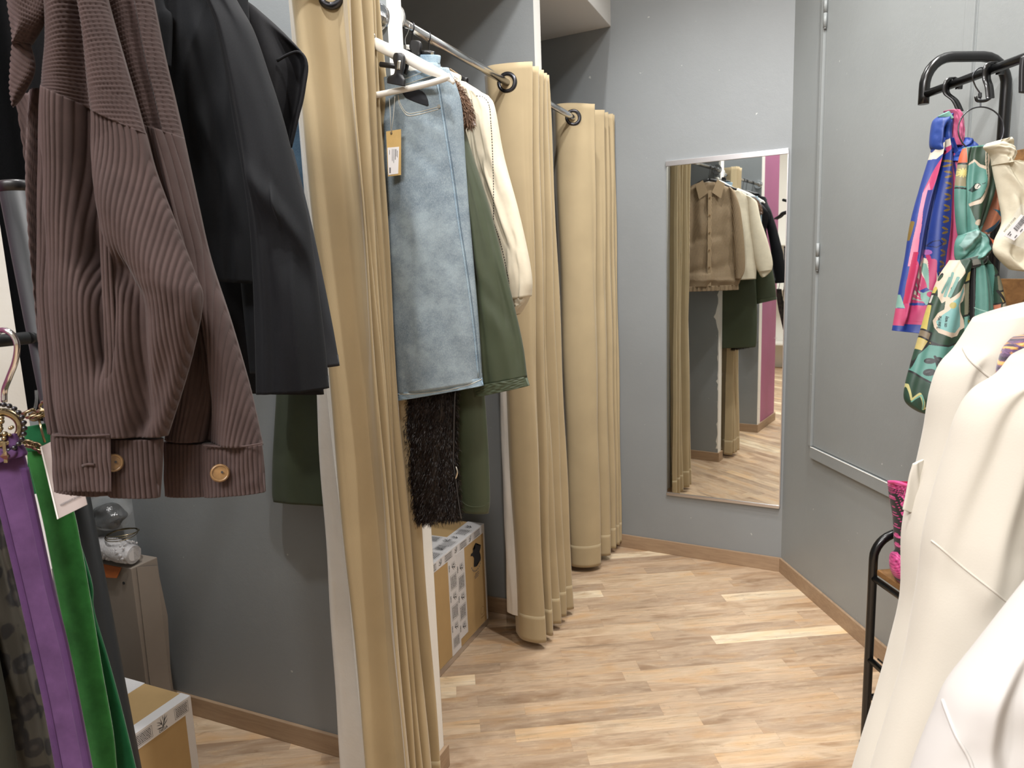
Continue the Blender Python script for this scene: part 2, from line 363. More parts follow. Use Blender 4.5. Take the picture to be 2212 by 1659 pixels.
def text(name, s, o, ux, uy, size, m, parent=None, ext=.0002, align='LEFT', squeeze=1):
    cu = bpy.data.curves.new(name, 'FONT'); cu.body = s; cu.size = size; cu.extrude = ext; cu.align_x = align; cu.resolution_u = 3
    tmp = bpy.data.objects.new(name, cu); COL.objects.link(tmp); me = bpy.data.meshes.new_from_object(tmp.evaluated_get(bpy.context.evaluated_depsgraph_get()))
    bpy.data.objects.remove(tmp); bpy.data.curves.remove(cu)
    ux = Vector(ux).normalized(); uy = Vector(uy); uy = (uy-ux*uy.dot(ux)).normalized(); uz = ux.cross(uy)
    M = Matrix(((ux.x*squeeze, uy.x, uz.x, o[0]), (ux.y*squeeze, uy.y, uz.y, o[1]), (ux.z*squeeze, uy.z, uz.z, o[2]), (0, 0, 0, 1))); me.transform(M); me.name = name
    return link(name, me, m, parent)
# ---- cloth
def ridges(rs):
    """list of (u0,v0,u1,v1,width,amp): soft ridges (or valleys) along lines"""
    def f(u, v):
        d = np.zeros_like(u)
        for (u0, v0, u1, v1, w, a) in rs:
            du, dv = u1-u0, v1-v0; L2 = du*du+dv*dv; t = np.clip(((u-u0)*du+(v-v0)*dv)/L2, 0, 1)
            dist = np.hypot(u-(u0+t*du), (v-(v0+t*dv))*1.0); d += a*np.exp(-(dist/w)**2)
        return d
    return f
def wrinkle(seed, amp, fu=3, fv=4, k=6):
    r = np.random.default_rng(seed); ps = [(r.uniform(.4, 1)*fu, r.uniform(-1, 1)*fv, r.uniform(0, 6.3), r.uniform(.4, 1)) for _ in range(k)]
    def f(u, v):
        d = np.zeros_like(u)
        for a, b, p, w in ps: d += w*np.sin(2*np.pi*(a*u+b*v)+p+1.3*np.sin(2*np.pi*(b*u*.6-a*v*.5)+p*2))
        return amp*d/k*1.8
    return f
def add(*fs): return lambda u, v: sum(f(u, v) for f in fs)
def poly_in(px, py, poly):
    ins = np.zeros(px.shape, bool); n = len(poly); j = n-1
    for i in range(n):
        xi, yi = poly[i]; xj, yj = poly[j]
        c = ((yi > py) != (yj > py)) & (px < (xj-xi)*(py-yi)/((yj-yi) if yj != yi else 1e-9)+xi); ins ^= c; j = i
    return ins
def stroke_in(px, py, pts, w):
    m = np.zeros(px.shape, bool)
    for (x0, y0), (x1, y1) in zip(pts[:-1], pts[1:]):
        dx, dy = x1-x0, y1-y0; L2 = dx*dx+dy*dy+1e-9; t = np.clip(((px-x0)*dx+(py-y0)*dy)/L2, 0, 1)
        m |= np.hypot(px-(x0+t*dx), py-(y0+t*dy)) < w
    return m
def painter(base, items):
    def f(px, py):
        c = np.empty(px.shape+(3,)); c[:] = lin(base)
        for it in items:   # print colours
            k = it[0]
            if k == 'p': m = poly_in(px, py, it[2])
            elif k == 's': m = stroke_in(px, py, it[2], it[3])
            elif k == 'e':  # ellipse: cx,cy,rx,ry,angle
                x, y, rx, ry, a = it[2]; ca, sa = math.cos(math.radians(a)), math.sin(math.radians(a)); X = (px-x)*ca+(py-y)*sa; Y = -(px-x)*sa+(py-y)*ca; m = (X/rx)**2+(Y/ry)**2 < 1
            c[m] = lin(it[1])
        return c*.62
    return f
def loft(name, rows, m, parent=None, thick=.03, nu=40, nv=60, fold=None, rib=None, pw=.6, lip=True, d=1.0, at=at_d, paint=None, closed_top=False, back_fold=None):
    """closed cloth volume: rows of (xl,yl,xr,yr[,dl[,dr]]) seen from the shop side, given real depth and thickness"""
    A = np.array([list(r[:4])+[(r[4] if len(r) > 4 else d), (r[5] if len(r) > 5 else (r[4] if len(r) > 4 else d))] for r in rows], float)
    A = cr(A*np.array([1, 1, 1, 1, 500, 500]), nv)/np.array([1, 1, 1, 1, 500, 500])
    Lp = np.array([at(a[0], a[1], a[4]) for a in A]); Rp = np.array([at(a[2], a[3], a[5]) for a in A])
    th = np.linspace(0, np.pi, nu); u = (1-np.cos(th))/2; u = .65*u+.35*np.linspace(0, 1, nu); env = np.sin(th)**pw; env[[0, -1]] = 0
    v = np.linspace(0, 1, nv)
    across = Rp-Lp; mid = (Lp+Rp)/2; N = EYE-mid; an = across/(np.linalg.norm(across, axis=1)[:, None]+1e-9)
    N = N-an*np.sum(N*an, 1)[:, None]; N[:, 2] *= .3; N = N-an*np.sum(N*an, 1)[:, None]; N /= np.linalg.norm(N, axis=1)[:, None]+1e-9
    U, Vv = np.meshgrid(u, v); base = Lp[:, None]+across[:, None]*U[..., None]
    T = thick if not callable(thick) else thick(Vv)
    fr = T/2*env[None, :]; bk = -T/2*env[None, :]
    fr = fr*np.ones_like(U); bk = bk*np.ones_like(U)
    if fold is not None: fr = fr+fold(U, Vv)*np.minimum(1, env[None, :]*1.3)
    if back_fold is not None: bk = bk+back_fold(U, Vv)*np.minimum(1, env[None, :]*1.3)
    w = np.linalg.norm(across, axis=1)[:, None]; du = U*w; hv = np.concatenate([[0], np.cumsum(np.linalg.norm(np.diff(mid, axis=0), axis=1))])[:, None]*np.ones_like(U)
    Pf = base+N[:, None]*fr[..., None]; Pb = base+N[:, None]*bk[..., None]
    if rib is not None:
        h = rib(U, Vv, du, hv)
        gu = np.gradient(Pf, axis=1); gv = np.gradient(Pf, axis=0); nn = np.cross(gu, gv); nn /= np.linalg.norm(nn, axis=2)[..., None]+1e-12
        s = np.sign(np.sum(nn*N[:, None], 2))[..., None]; Pf = Pf+nn*s*h[..., None]
    G = np.concatenate([Pf, Pb[:, ::-1][:, 1:-1]], 1)
    px = A[:, 0:1]+(A[:, 2:3]-A[:, 0:1])*U; py = A[:, 1:2]+(A[:, 3:4]-A[:, 1:2])*U
    PX = np.concatenate([px, px[:, ::-1][:, 1:-1]], 1); PY = np.concatenate([py, py[:, ::-1][:, 1:-1]], 1)
    UVx = np.concatenate([du, (2*w-du[:, ::-1][:, 1:-1])], 1); UVy = np.concatenate([hv, hv[:, ::-1][:, 1:-1]], 1)
    def inner(row, sgn):
        c = (G[row]+np.concatenate([G[row][:1], G[row][1:][::-1]]))/2
        up = mid[row-1]-mid[row] if sgn > 0 else mid[row+1]-mid[row]; up = up/np.linalg.norm(up)
        return [c+(G[row]-c)*.62, c+(G[row]-c)*.62+up*.02, c+up*.02]
    ext_b = inner(nv-1, 1) if lip else [(G[-1]+np.concatenate([G[-1][:1], G[-1][1:][::-1]]))/2]
    ext_t = [(G[0]+np.concatenate([G[0][:1], G[0][1:][::-1]]))/2]
    G = np.concatenate([np.array(ext_t), G, np.array(ext_b)], 0); nb = len(ext_b)
    ex = lambda X: np.concatenate([X[:1], X]+[X[-1:]]*nb, 0)
    PX, PY, UVx, UVy = ex(PX), ex(PY), ex(UVx), ex(UVy)
    nV, nU = G.shape[:2]; col = paint(PX.ravel(), PY.ravel()) if paint else None
    me = mesh_np(name, G, grid_faces(nV, nU, True), uv=np.stack([UVx.ravel(), UVy.ravel()], 1), color=col)
    return link(name, me, m, parent)
from mathutils.bvhtree import BVHTree
def bvh(*objs):
    V, Fs = [], []
    for o in objs:
        k = len(V); V += [v.co.copy() for v in o.data.vertices]; Fs += [[k+i for i in p.vertices] for p in o.data.polygons]
    return BVHTree.FromPolygons(V, Fs)
def on_surf(tree, px, py, off=.001):
    d = Vector(ray(px, py)).normalized(); h = tree.ray_cast(Vector(EYE), d)
    return None if h[0] is None else np.array(h[0]-d*off)
def surf_path(tree, pts, n, off=.001):
    P = [on_surf(tree, x, y, off) for x, y in cr(np.array(pts, float), n)]; return np.array([p for p in P if p is not None])
def fur(name, pts, nrm, down, n_len, m, parent=None, r=.0009, seed=1):
    """short curved tapering hairs on a surface"""
    g = np.random.default_rng(seed); n = len(pts)
    dirs = nrm*g.uniform(.5, 1.1, (n, 1))+down*g.uniform(.5, 1.3, (n, 1))+g.normal(0, .35, (n, 3)); dirs /= np.linalg.norm(dirs, axis=1)[:, None]
    L = n_len*g.uniform(.5, 1.1, (n, 1)); side = np.cross(dirs, g.normal(0, 1, (n, 3))); side /= np.linalg.norm(side, axis=1)[:, None]
    a, b = pts-side*r, pts+side*r; midp = pts+dirs*L*.6; c, d2 = midp-side*r*.7, midp+side*r*.7; tip = pts+dirs*L+down*L*.35
    V = np.stack([a, b, c, d2, tip], 1).reshape(-1, 3); k = np.arange(n)[:, None]*5
    tri = np.concatenate([k+np.array([[0, 1, 2]]), k+np.array([[1, 3, 2]]), k+np.array([[2, 3, 4]])], 0)
    return mesh_np(name, V, tri)

# ================================================================ THE SETTING
def st(o): o['kind'] = 'structure'; return o
PX1, XB = -1.005, -2.15                       # room-side ends of the partitions, back of the cubicles
ZC, ZS = 3.6, 2.65                            # ceiling, underside of the beam over the cubicles
st(box('floor', (-3.2, -3.5, -.05), (3.2, 4.2, 0), MT['floor']))
st(box('ceiling', (-3.2, -3.5, ZC), (3.2, 4.2, ZC+.06), MT['ceil']))
st(box('trim_1', (XB, 1.690, ZS), (-.95, 3.7, ZC), MT['ceil'], bev=.004))
K = np.array([-.116, 3.476]); TM = np.array([-.99637, .08504]); TR = np.array([.48179, -.87628]); NR = np.array([-.87628, -.48179]); NM = np.array([-.08504, -.99637])
def wallbox(name, a, t, L, nrm, th, z0, z1, m, bev=0, off=0.0):
    """vertical slab along a line; its room face lies `off` in front of the line"""
    a = np.asarray(a, float)+nrm*off
    p = [a, a+t*L, a+t*L-nrm*th, a-nrm*th]
    return prism(name, [(q[0], q[1]) for q in p], z0, z1, m, bev=bev)
st(wallbox('wall_back', K, TM, 2.3, NM, .12, 0, ZC, MT['wall']))
st(wallbox('wall_right', K, TR, 3.1, NR, .12, 0, ZC, MT['wallr']))
st(box('wall_left', (XB-.1, .03, 0), (XB, 3.75, ZC), MT['wall']))
def partition(name, y0, y1, end):
    o = box(name, (XB, y0, 0), (PX1, y1, ZS if y0 > 2 else ZC), [MT['wall'], end])
    for p in o.data.polygons:
        if p.normal.x > .9: p.material_index = 1
    return st(o)
partition('wall_near_partition', 1.614, 1.684, MT['white_paint'])
partition('wall_far_partition', 2.644, 2.714, MT['white_paint'])
partition('wall_front_partition', .03, .612, MT['pink_paint'])
st(box('trim_2', (PX1, .530, .07), (PX1+.004, .612, ZC), MT['white_paint']))
st(wallbox('baseboard_back', K, TM, 2.2, NM, .012, 0, .071, MT['base_x'], .003, .012))
st(wallbox('baseboard_right', K, TR, 3.1, NR, .012, 0, .071, MT['base_y'], .003, .012))
def pbase(nm, y0, y1):
    st(box('baseboard_'+nm+'_near', (XB, y0-.012, 0), (PX1, y0, .071), MT['base_x'], bev=.003))
    st(box('baseboard_'+nm+'_far', (XB, y1, 0), (PX1, y1+.012, .071), MT['base_x'], bev=.003))
    st(box('baseboard_'+nm+'_end', (PX1-.001, y0-.012, 0), (PX1+.012, y1+.012, .0715), MT['base_y'], bev=.003))
pbase('near_partition', 1.614, 1.684); pbase('far_partition', 2.644, 2.714); pbase('front_partition', .03, .612)
# chipped white paint along the far side of the near partition's edge (shows in the mirror)
bm = bmesh.new(); g = np.random.default_rng(3)
ys = []; z = .1
prof = []
while z < 2.6:
    w = .004+.006*abs(g.normal())*(1 if g.random() < .35 else .2)
    if 1.0 < z < 1.22: w += .022*math.sin((z-1.0)/.22*math.pi)
    prof.append((z, w)); z += g.uniform(.012, .04)
for (z0, w0), (z1, w1) in zip(prof[:-1], prof[1:]):
    bm.faces.new([bm.verts.new(q) for q in ((PX1, 1.6848, z0), (PX1-w0, 1.6848, z0), (PX1-w1, 1.6848, z1), (PX1, 1.6848, z1))])
st(bm_obj('trim_3', bm, MT['white_paint']))
# shop behind the camera, seen only in the mirror
st(box('wall_front', (-3.2, -3.6, 0), (3.2, -3.5, ZC), MT['shop_white']))
st(box('wall_shop_left', (-3.3, -3.5, 0), (-3.2, 4.2, ZC), MT['shop_white']))
st(box('wall_shop_right', (3.2, -3.5, 0), (3.3, 4.2, ZC), MT['shop_white']))
e = K+TR*3.1
st(box('wall_shop_far', (e[0], e[1], 0), (3.2, e[1]+.1, ZC), MT['shop_white']))
# door of the wall cupboard: leaf, side trim, sill strip, hinges
def rw(s, off=0.0): q = K+TR*s+NR*off; return q
dp = [rw(.268), rw(1.088), rw(1.088, .004), rw(.268, .004)]
door = st(prism('door_1', [tuple(q) for q in dp], .697, ZC-.02, MT['wallr'], bev=.0015))
def slab(name, s0, s1, z0, z1, th, m, parent=None, bev=.002):
    return prism(name, [tuple(q) for q in (rw(s0), rw(s1), rw(s1, th), rw(s0, th))], z0, z1, m, parent, bev)
st(slab('trim_4', .244, .264, .695, ZC-.02, .014, MT['wallr']))
st(slab('trim_5', .264, 1.09, .645, .693, .016, MT['wallr']))
st(slab('trim_6', 1.045, 1.085, .70, ZC-.02, .012, MT['wallr']))
st(slab('trim_7', 1.095, 3.0, .0, ZC-.01, .008, MT['wallr']))
bm = bmesh.new()      # bare white line where paint has rubbed off the top of the strip
pe = [tuple(q) for q in (rw(.266, .0125), rw(.82, .0125), rw(.82, .0165), rw(.266, .0165))]
prism_bm(bm, pe, .6925, .6942); st(bm_obj('trim_8', bm, MT['white_paint']))
for zz in (2.46, 1.51):
    q = rw(.270, .012); parts = []
    h = multi_tube('hinge', [(([(q[0], q[1], zz-.055), (q[0], q[1], zz-.001)], .0068), {}), (([(q[0], q[1], zz+.001), (q[0], q[1], zz+.055)], .0068), {}), (([(q[0], q[1], zz-.06), (q[0], q[1], zz-.055)], .005), {})], MT['wallr'], door)

# ---------------------------------------------------------------- wall mirror
mn = np.array([-.0962, -.9954]); mt_ = np.array([-mn[1], mn[0]])
mc = K+TM*.284; s0, s1 = -.277, .270
mirror = thing('wall_mirror', 'tall frameless wall mirror on the grey wall, held by metal channels top and bottom', 'mirror', (mc[0]+mn[0]*.012, mc[1]+mn[1]*.012, .325))
def mbox(name, a, b, z0, z1, d0, d1, m, bev=0):
    o = mc+mt_*a+mn*d0; return obox(name, (o[0], o[1], z0), (*(mt_*(b-a)), 0), (*(mn*(d1-d0)), 0), (0, 0, z1-z0), m, mirror, bev)
mbox('mirror_glass', s0, s1, .331, 1.982, .0045, .0105, MT['mirror'])
mbox('backing', s0+.002, s1-.002, .333, 1.98, .0005, .004, MT['black_plastic'])
mbox('top_channel', s0-.004, s1+.003, 1.966, 1.990, .0006, .016, MT['alu'], .0012)
mbox('bottom_channel', s0-.002, s1+.002, .323, .337, .0006, .016, MT['alu'], .0012)
mbox('side_edge', s1, s1+.004, .331, 1.982, .0004, .0115, MT['alu'])

# ---------------------------------------------------------------- rods
def rod(y0, y1, z, x0, x1, label, loc_y):
    t = thing('curtain_rod', label, 'curtain rod', (x0, y0, z), 'chrome rods across the fitting cubicles')
    tube('rod_tube', [(x0, y0, z), (x1, y1, z)], .0125, MT['chrome'], t, res=20)
    for y, x, s in ((y0, x0, 1), (y1, x1, -1)):
        disc('flange', (x, y+s*.004, z), (0, 1, 0), .034, .008, MT['chrome'], t, 32, .002)
        disc('collar', (x, y+s*.016, z), (0, 1, 0), .019, .018, MT['chrome'], t, 24, .002)
    return t
RX, RZ = -1.030, 2.160
RZ1 = 2.138
rod(.612, 1.614, RZ1, RX, RX, 'chrome rod above the nearest cubicle, carrying the tall curtain with the jeans behind it', 1.1)
rod(1.684, 2.644, RZ, RX, RX, 'chrome rod between the white post and the middle curtain, hanger hooks at its near end', 2.1)
rod(2.714, 3.552, RZ+.012, RX, RX, 'chrome rod of the last cubicle, ending at the mirror wall through the farthest curtain', 3.1)

# ---------------------------------------------------------------- curtains
def curtain(label, pts, zt, zb, group, lining=None, lin_top=1.9, eyelets=(), n=420, nv=90, hem=.11, seed=1):
    """pts: plan points (x_top,y_top,x_bottom,y_bottom) along the folded sheet"""
    pts = np.array(pts, float); base = pts[:, :2].mean(0)
    t = thing('curtain', label, 'curtain', (base[0], base[1], zb), group)
    top = cr(pts[:, :2], n); bot = cr(pts[:, 2:], n)
    g = np.random.default_rng(seed)
    def sheet(name, z1, z0, off, rows, m, th):
        s = np.linspace(0, 1, rows)[:, None, None]; zz = z1+(z0-z1)*s
        k = np.clip((zt-zz)/(zt-zb), 0, 1); k = k**.9
        XY = top[None]*(1-k)+bot[None]*k
        ph = np.linspace(0, 14, n)[None, :, None]
        XY = XY+.0035*np.sin(ph*1.7+zz*5.1+seed)*np.sin(zz*3.3+1)*np.array([1, .6])[None, None]
        # normals in plan
        d = np.gradient(XY, axis=1); nrm = np.stack([-d[..., 1], d[..., 0]], -1); nrm /= np.linalg.norm(nrm, axis=2)[..., None]+1e-9
        outs = []
        for o in (off+th/2, off-th/2):
            outs.append(np.concatenate([XY+nrm*o, np.broadcast_to(zz, (rows, n, 1))], 2))
        G = np.concatenate([outs[0], outs[1][:, ::-1]], 1)
        dl = np.concatenate([[0], np.cumsum(np.linalg.norm(np.diff(top, axis=0), axis=1))]); uu = np.concatenate([dl, dl[::-1]])[None]*np.ones((rows, 1)); vv = zz[:, :, 0]*np.ones((1, 2*n))
        Fc = grid_faces(rows, 2*n, True)
        i = np.arange(n-1); caps = [np.stack([i, 2*n-1-i, 2*n-2-i, i+1], -1), (rows-1)*2*n+np.stack([i, i+1, 2*n-2-i, 2*n-1-i], -1)]
        return link(name, mesh_np(name, G, np.vstack([Fc]+caps), uv=np.stack([uu.ravel(), vv.ravel()], 1)), m, t)
    sheet('curtain_fabric', zt, zb, 0, nv, MT['curtain'], .003)
    sheet('hem', zb+hem, zb-.001, 0, 8, MT['curtain'], .0040)
    if lining:
        for (lp, z1, z0, sd) in lining:
            P = cr(np.array(lp, float)[:, :2], 90); Q = cr(np.array(lp, float)[:, 2:], 90); rws = 70
            s = np.linspace(0, 1, rws)[:, None, None]; zz = z1+(z0-z1)*s; XY = P[None]*(1-s)+Q[None]*s
            wv = wrinkle(sd, .004, 2, 5)(np.linspace(0, 1, 90)[None]*np.ones((rws, 1)), s[:, :, 0]*np.ones((1, 90)))
            d = np.gradient(XY, axis=1); nrm = np.stack([-d[..., 1], d[..., 0]], -1); nrm /= np.linalg.norm(nrm, axis=2)[..., None]+1e-9
            o1 = np.concatenate([XY+nrm*(wv[..., None]+.001), np.broadcast_to(zz, (rws, 90, 1))], 2); o2 = np.concatenate([XY+nrm*(wv[..., None]-.001), np.broadcast_to(zz, (rws, 90, 1))], 2)
            G = np.concatenate([o1, o2[:, ::-1]], 1); link('lining', mesh_np('lining', G, grid_faces(rws, 180, True)), MT['lining'], t)
    for (x, y, z, ax) in eyelets:
        e = ring('eyelet', (x, y, z), ax, .0295, .0080, MT['gun'], t)
    return t
GC = 'beige eyelet curtains of the fitting cubicles'
def pk(*rows): return rows
# near curtain
curtain('nearest beige velvet eyelet curtain, hanging in front of the light blue jeans',
  [(-1.155, 1.425, -1.10, 1.43), (-1.10, 1.36, -1.055, 1.38), (-1.066, 1.325, -1.030, 1.345), (-1.044, 1.345, -1.012, 1.358), (-1.036, 1.395, -.998, 1.402), (-.995, 1.412, -.970, 1.418), (-.965, 1.388, -.948, 1.392), (-.948, 1.372, -.935, 1.372), (-.968, 1.398, -.955, 1.405), (-1.05, 1.412, -1.04, 1.42),
   (-.975, 1.408, -.955, 1.420), (-.946, 1.418, -.934, 1.424), (-.972, 1.434, -.955, 1.436), (-1.06, 1.440, -1.05, 1.443), (-.975, 1.444, -.955, 1.446), (-.944, 1.452, -.934, 1.452), (-.972, 1.460, -.955, 1.463), (-1.07, 1.458, -1.06, 1.470),
   (-.975, 1.464, -.965, 1.472), (-.942, 1.468, -.936, 1.482), (-.972, 1.478, -.96, 1.505), (-1.08, 1.478, -1.09, 1.50), (-.98, 1.486, -1.00, 1.525), (-.945, 1.492, -.938, 1.545), (-.985, 1.505, -1.00, 1.558)],
  2.192, .03, GC, [([(-1.17, 1.455, -1.205, 1.47), (-1.148, 1.432, -1.196, 1.435), (-1.10, 1.437, -1.11, 1.440), (-1.03, 1.45, -1.03, 1.45)], 2.05, .05, 3)],
  eyelets=[(-1.012, 1.398, RZ1-.010, (-.25, 1, 0))], seed=2)
curtain('middle beige velvet eyelet curtain hanging in front of the second white post',
  [(-1.135, 2.47, -1.085, 2.455), (-1.095, 2.425, -1.045, 2.408), (-1.03, 2.425, -1.00, 2.398), (-.962, 2.445, -.965, 2.405), (-.952, 2.456, -.952, 2.425), (-1.03, 2.475, -1.02, 2.47), (-1.10, 2.49, -1.10, 2.49), (-1.03, 2.50, -1.02, 2.485), (-.956, 2.512, -.950, 2.468), (-.956, 2.522, -.952, 2.495),
   (-1.04, 2.535, -1.03, 2.535), (-1.10, 2.545, -1.10, 2.55), (-1.04, 2.553, -1.02, 2.555), (-.955, 2.568, -.948, 2.575), (-.958, 2.578, -.955, 2.60), (-1.05, 2.585, -1.02, 2.61), (-1.10, 2.595, -1.06, 2.612), (-1.04, 2.604, -1.0, 2.618), (-.956, 2.615, -.945, 2.640), (-.958, 2.624, -.95, 2.66),
   (-1.03, 2.628, -.985, 2.665), (-.985, 2.634, -.96, 2.69), (-.955, 2.645, -.930, 2.72), (-.975, 2.655, -.95, 2.745)],
  2.225, .035, GC, [([(-1.13, 2.49, -1.135, 2.48), (-1.112, 2.452, -1.112, 2.44), (-1.08, 2.44, -1.075, 2.43), (-1.03, 2.45, -1.03, 2.44)], 2.0, .12, 5)],
  eyelets=[(-1.030, 2.425, RZ, (-.12, 1, 0))], seed=5)
curtain('farthest beige velvet eyelet curtain, gathered beside the grey wall with the mirror',
  [(-1.14, 3.21, -1.11, 3.20), (-1.10, 3.155, -1.075, 3.15), (-1.03, 3.175, -1.01, 3.155), (-.965, 3.235, -.965, 3.185), (-.952, 3.255, -.952, 3.225), (-1.03, 3.28, -1.03, 3.265), (-1.10, 3.31, -1.10, 3.30), (-1.03, 3.34, -1.02, 3.31), (-.955, 3.385, -.945, 3.33), (-.95, 3.402, -.942, 3.36),
   (-1.03, 3.42, -1.03, 3.39), (-1.09, 3.43, -1.09, 3.42), (-1.03, 3.44, -1.02, 3.42), (-.950, 3.448, -.940, 3.435), (-.95, 3.456, -.938, 3.45), (-1.03, 3.468, -1.03, 3.47), (-1.09, 3.48, -1.08, 3.48), (-1.0, 3.485, -1.0, 3.485), (-.938, 3.495, -.930, 3.49), (-.94, 3.502, -.934, 3.505), (-1.0, 3.512, -1.0, 3.515), (-.945, 3.52, -.938, 3.522), (-.930, 3.528, -.925, 3.53)],
  2.235, .03, GC, None, eyelets=[(-1.030, 3.175, RZ+.012, (-.5, 1, 0))], seed=8)

# ================================================================ GARMENTS AT THE NEAR LEFT
def corduroy(pitch=.0044, amp=.0019, slant=0.0):
    def f(u, v, du, hv):
        s = (du*math.cos(slant)+hv*math.sin(slant))/pitch
        return amp*(np.abs(np.sin(np.pi*s))**.55-1)+.00025*np.sin(u*9+v*11)
    return f
CD = MT['cord']
def cord_ring(t, cx, cy, d, r, face=1.0, name='button'):
    c = at_d(cx, cy, d); ax = EYE-c+AR*(.0 if face == 1 else .6)
    b = disc(name, c, ax, r, .0034, MT['button'], t, 32, .0012); a = ax/np.linalg.norm(ax)
    ring('rim', c+a*.0018, ax, r*.84, .0009, MT['button'], b)
    for k in (-1, 1): disc('hole', c+a*.0018+AR*.0022*k+AU*.001*k, ax, .0012, .0008, MT['ink'], b, 10)
    return b
def hanger(name, c, h, z_rod, label, m, half=.2, drop=.085, group=None, hook=True, bar=False, cat='hanger', rodr=.0125):
    """hanger hooked on a rod: c = (x,y) under the rod, h = unit direction of its long side"""
    h = np.array([h[0], h[1], 0.])/math.hypot(*h); b = np.array([c[0], c[1], z_rod-.085]); t = thing(name, label, cat, b, group)
    for s in (-1, 1):
        P = [b, b+h*s*.05+[0, 0, -.012], b+h*s*half*.6+[0, 0, -drop*.6], b+h*s*half+[0, 0, -drop]]
        tube('arm', P, [.010, .0115, .0105, .008], m, t, smooth_n=18, flat=.5, up=(0, 0, 1))
    if bar: tube('bar', [b+h*half*.95+[0, 0, -drop], b-h*half*.95+[0, 0, -drop]], .005, m, t)
    n = np.cross(h, [0, 0, 1.]); r = rodr+.003; top = np.array([c[0], c[1], z_rod]); a = np.linspace(-2.0, .5*math.pi+.9, 14)
    hk = [b+[0, 0, .004], b+[0, 0, .03]]+[top+r*1.0*(np.array([0, 0, math.sin(q)])+h*math.cos(q)) for q in np.linspace(-1.1, 3.6, 14)]
    tube('hook', hk, .0018, MT['wire'], t, res=8)
    return t
# ---- clothes rail at the left
foot = on_z(492, 2790, 0); top = at_d(30, 391, .775)
rack = thing('clothes_rail', 'black tubular clothes rail standing by the white wall corner, belts hung from its side arm', 'clothes rail', foot)
ax_ = (top-foot)/np.linalg.norm(top-foot)
tube('leg', [foot+ax_*.02, top-ax_*.006], .0160, MT['black_matt'], rack, res=28)
tube('leg_cap', [top-ax_*.012, top-ax_*.002, top], [.0161, .0161, .0140], MT['black_plastic'], rack, res=28)
tube('foot_cap', [foot, foot+ax_*.03], .018, MT['black_plastic'], rack, res=24)
f2 = foot+np.array([-.06, -.55, 0]); t2 = np.array([-.80, -.12, 1.985])
tube('leg', [f2, t2], .0160, MT['black_matt'], rack, res=24)
tube('foot_cap', [f2, f2+(0, 0, .03)], .018, MT['black_plastic'], rack, res=24)
for zz in (.30,): tube('crossbar', [foot+(top-foot)*zz/top[2], f2+(t2-f2)*zz/t2[2]], .011, MT['black_matt'], rack, res=16)
A0, A1 = at_d(-60, 742, .70), at_d(60, 730, .745)
tube('side_arm', [A0, A1], .0066, MT['black_matt'], rack, res=20)
tube('side_arm', [A1, at_d(70, 730, .79)], .0064, MT['black_matt'], rack, res=16)
tube('hanging_rod', [(-.80, .72, 1.985), (-.80, -.12, 1.985)], .011, MT['black_matt'], rack, res=20)

# ---- overshirts
sh = thing('overshirt', 'brown wide-wale corduroy overshirt in front, its cuff overlapping the grey swing tag', 'shirt', at_d(230, 1068, .70), 'brown corduroy overshirts')
loft('shoulder', [(104, -70, 212, -70), (110, 0, 228, 0), (111, 100, 258, 105), (104, 160, 290, 215), (100, 190, 311, 289)], CD, sh, .05, 330, 110, add(ridges([(.62, 0, .47, 1, .10, -.022), (.25, 0, .2, 1, .2, .008), (.8, .2, .75, 1, .15, .007)])), corduroy(slant=1.05), lip=False, d=.70)
loft('sleeve', [(100, 187, 310, 286), (93, 330, 335, 372), (87, 480, 378, 482), (85, 590, 420, 590), (86, 655, 437, 645), (90, 740, 420, 745), (98, 830, 393, 842), (111, 932, 360, 942)], CD, sh, .055, 430, 170,
     add(ridges([(.48, 0, .44, .45, .08, -.028), (.44, .45, .5, .75, .06, -.018), (.22, .05, .30, .9, .15, .010), (.70, .3, .93, .62, .14, .014), (.62, .5, .80, .95, .055, -.016), (.92, .62, .86, 1, .08, -.006), (.12, .2, .16, 1, .04, -.006)]), wrinkle(3, .003, 3, 3)), corduroy(), lip=False, d=.70)
loft('placket', [(213, 470, 236, 470), (218, 600, 243, 600), (224, 720, 250, 720), (226, 800, 249, 800), (218, 870, 244, 870), (206, 938, 239, 940)], CD, sh, .006, 60, 90, None, corduroy(amp=.0016), lip=False, at=lambda x, y, q: at_d(x, y, q-.003), d=.678)
cuff = loft('cuff', [(112, 938, 352, 948), (115, 1000, 350, 1010), (119, 1060, 345, 1074)], CD, sh, .034, 400, 50, ridges([(.55, 0, .54, 1, .05, -.008)]), corduroy(amp=.0019), d=.70)
loft('cuff_flap', [(111, 936, 239, 937), (115, 1000, 240, 1002), (120, 1060, 241, 1062)], CD, cuff, .007, 230, 50, wrinkle(9, .0012, 2, 2), corduroy(amp=.0019), lip=False, d=.673)
tube('buttonhole', [at_d(178, 1006, .6695), at_d(190, 1003, .669), at_d(204, 1004, .6695)], .0013, CD, cuff, res=8)
tube('stitch_line', [at_d(x, y, .6685) for x, y in ((112, 940), (150, 942), (200, 942), (238, 940))], .0009, CD, cuff, res=6)
cord_ring(sh, 245, 1000, .6800, .0088)
loft('collar', [(8, -70, 122, -70), (16, 0, 110, 0), (26, 60, 96, 45), (30, 98, 66, 92)], CD, sh, .022, 200, 60, ridges([(.3, 0, .6, 1, .2, .006)]), corduroy(slant=-.9), lip=False, d=.685)
loft('lapel', [(30, 94, 62, 90), (23, 140, 74, 134), (22, 175, 70, 165), (24, 210, 52, 198), (27, 232, 36, 222)], CD, sh, .016, 120, 60, None, corduroy(slant=-.9), lip=False, d=.688)
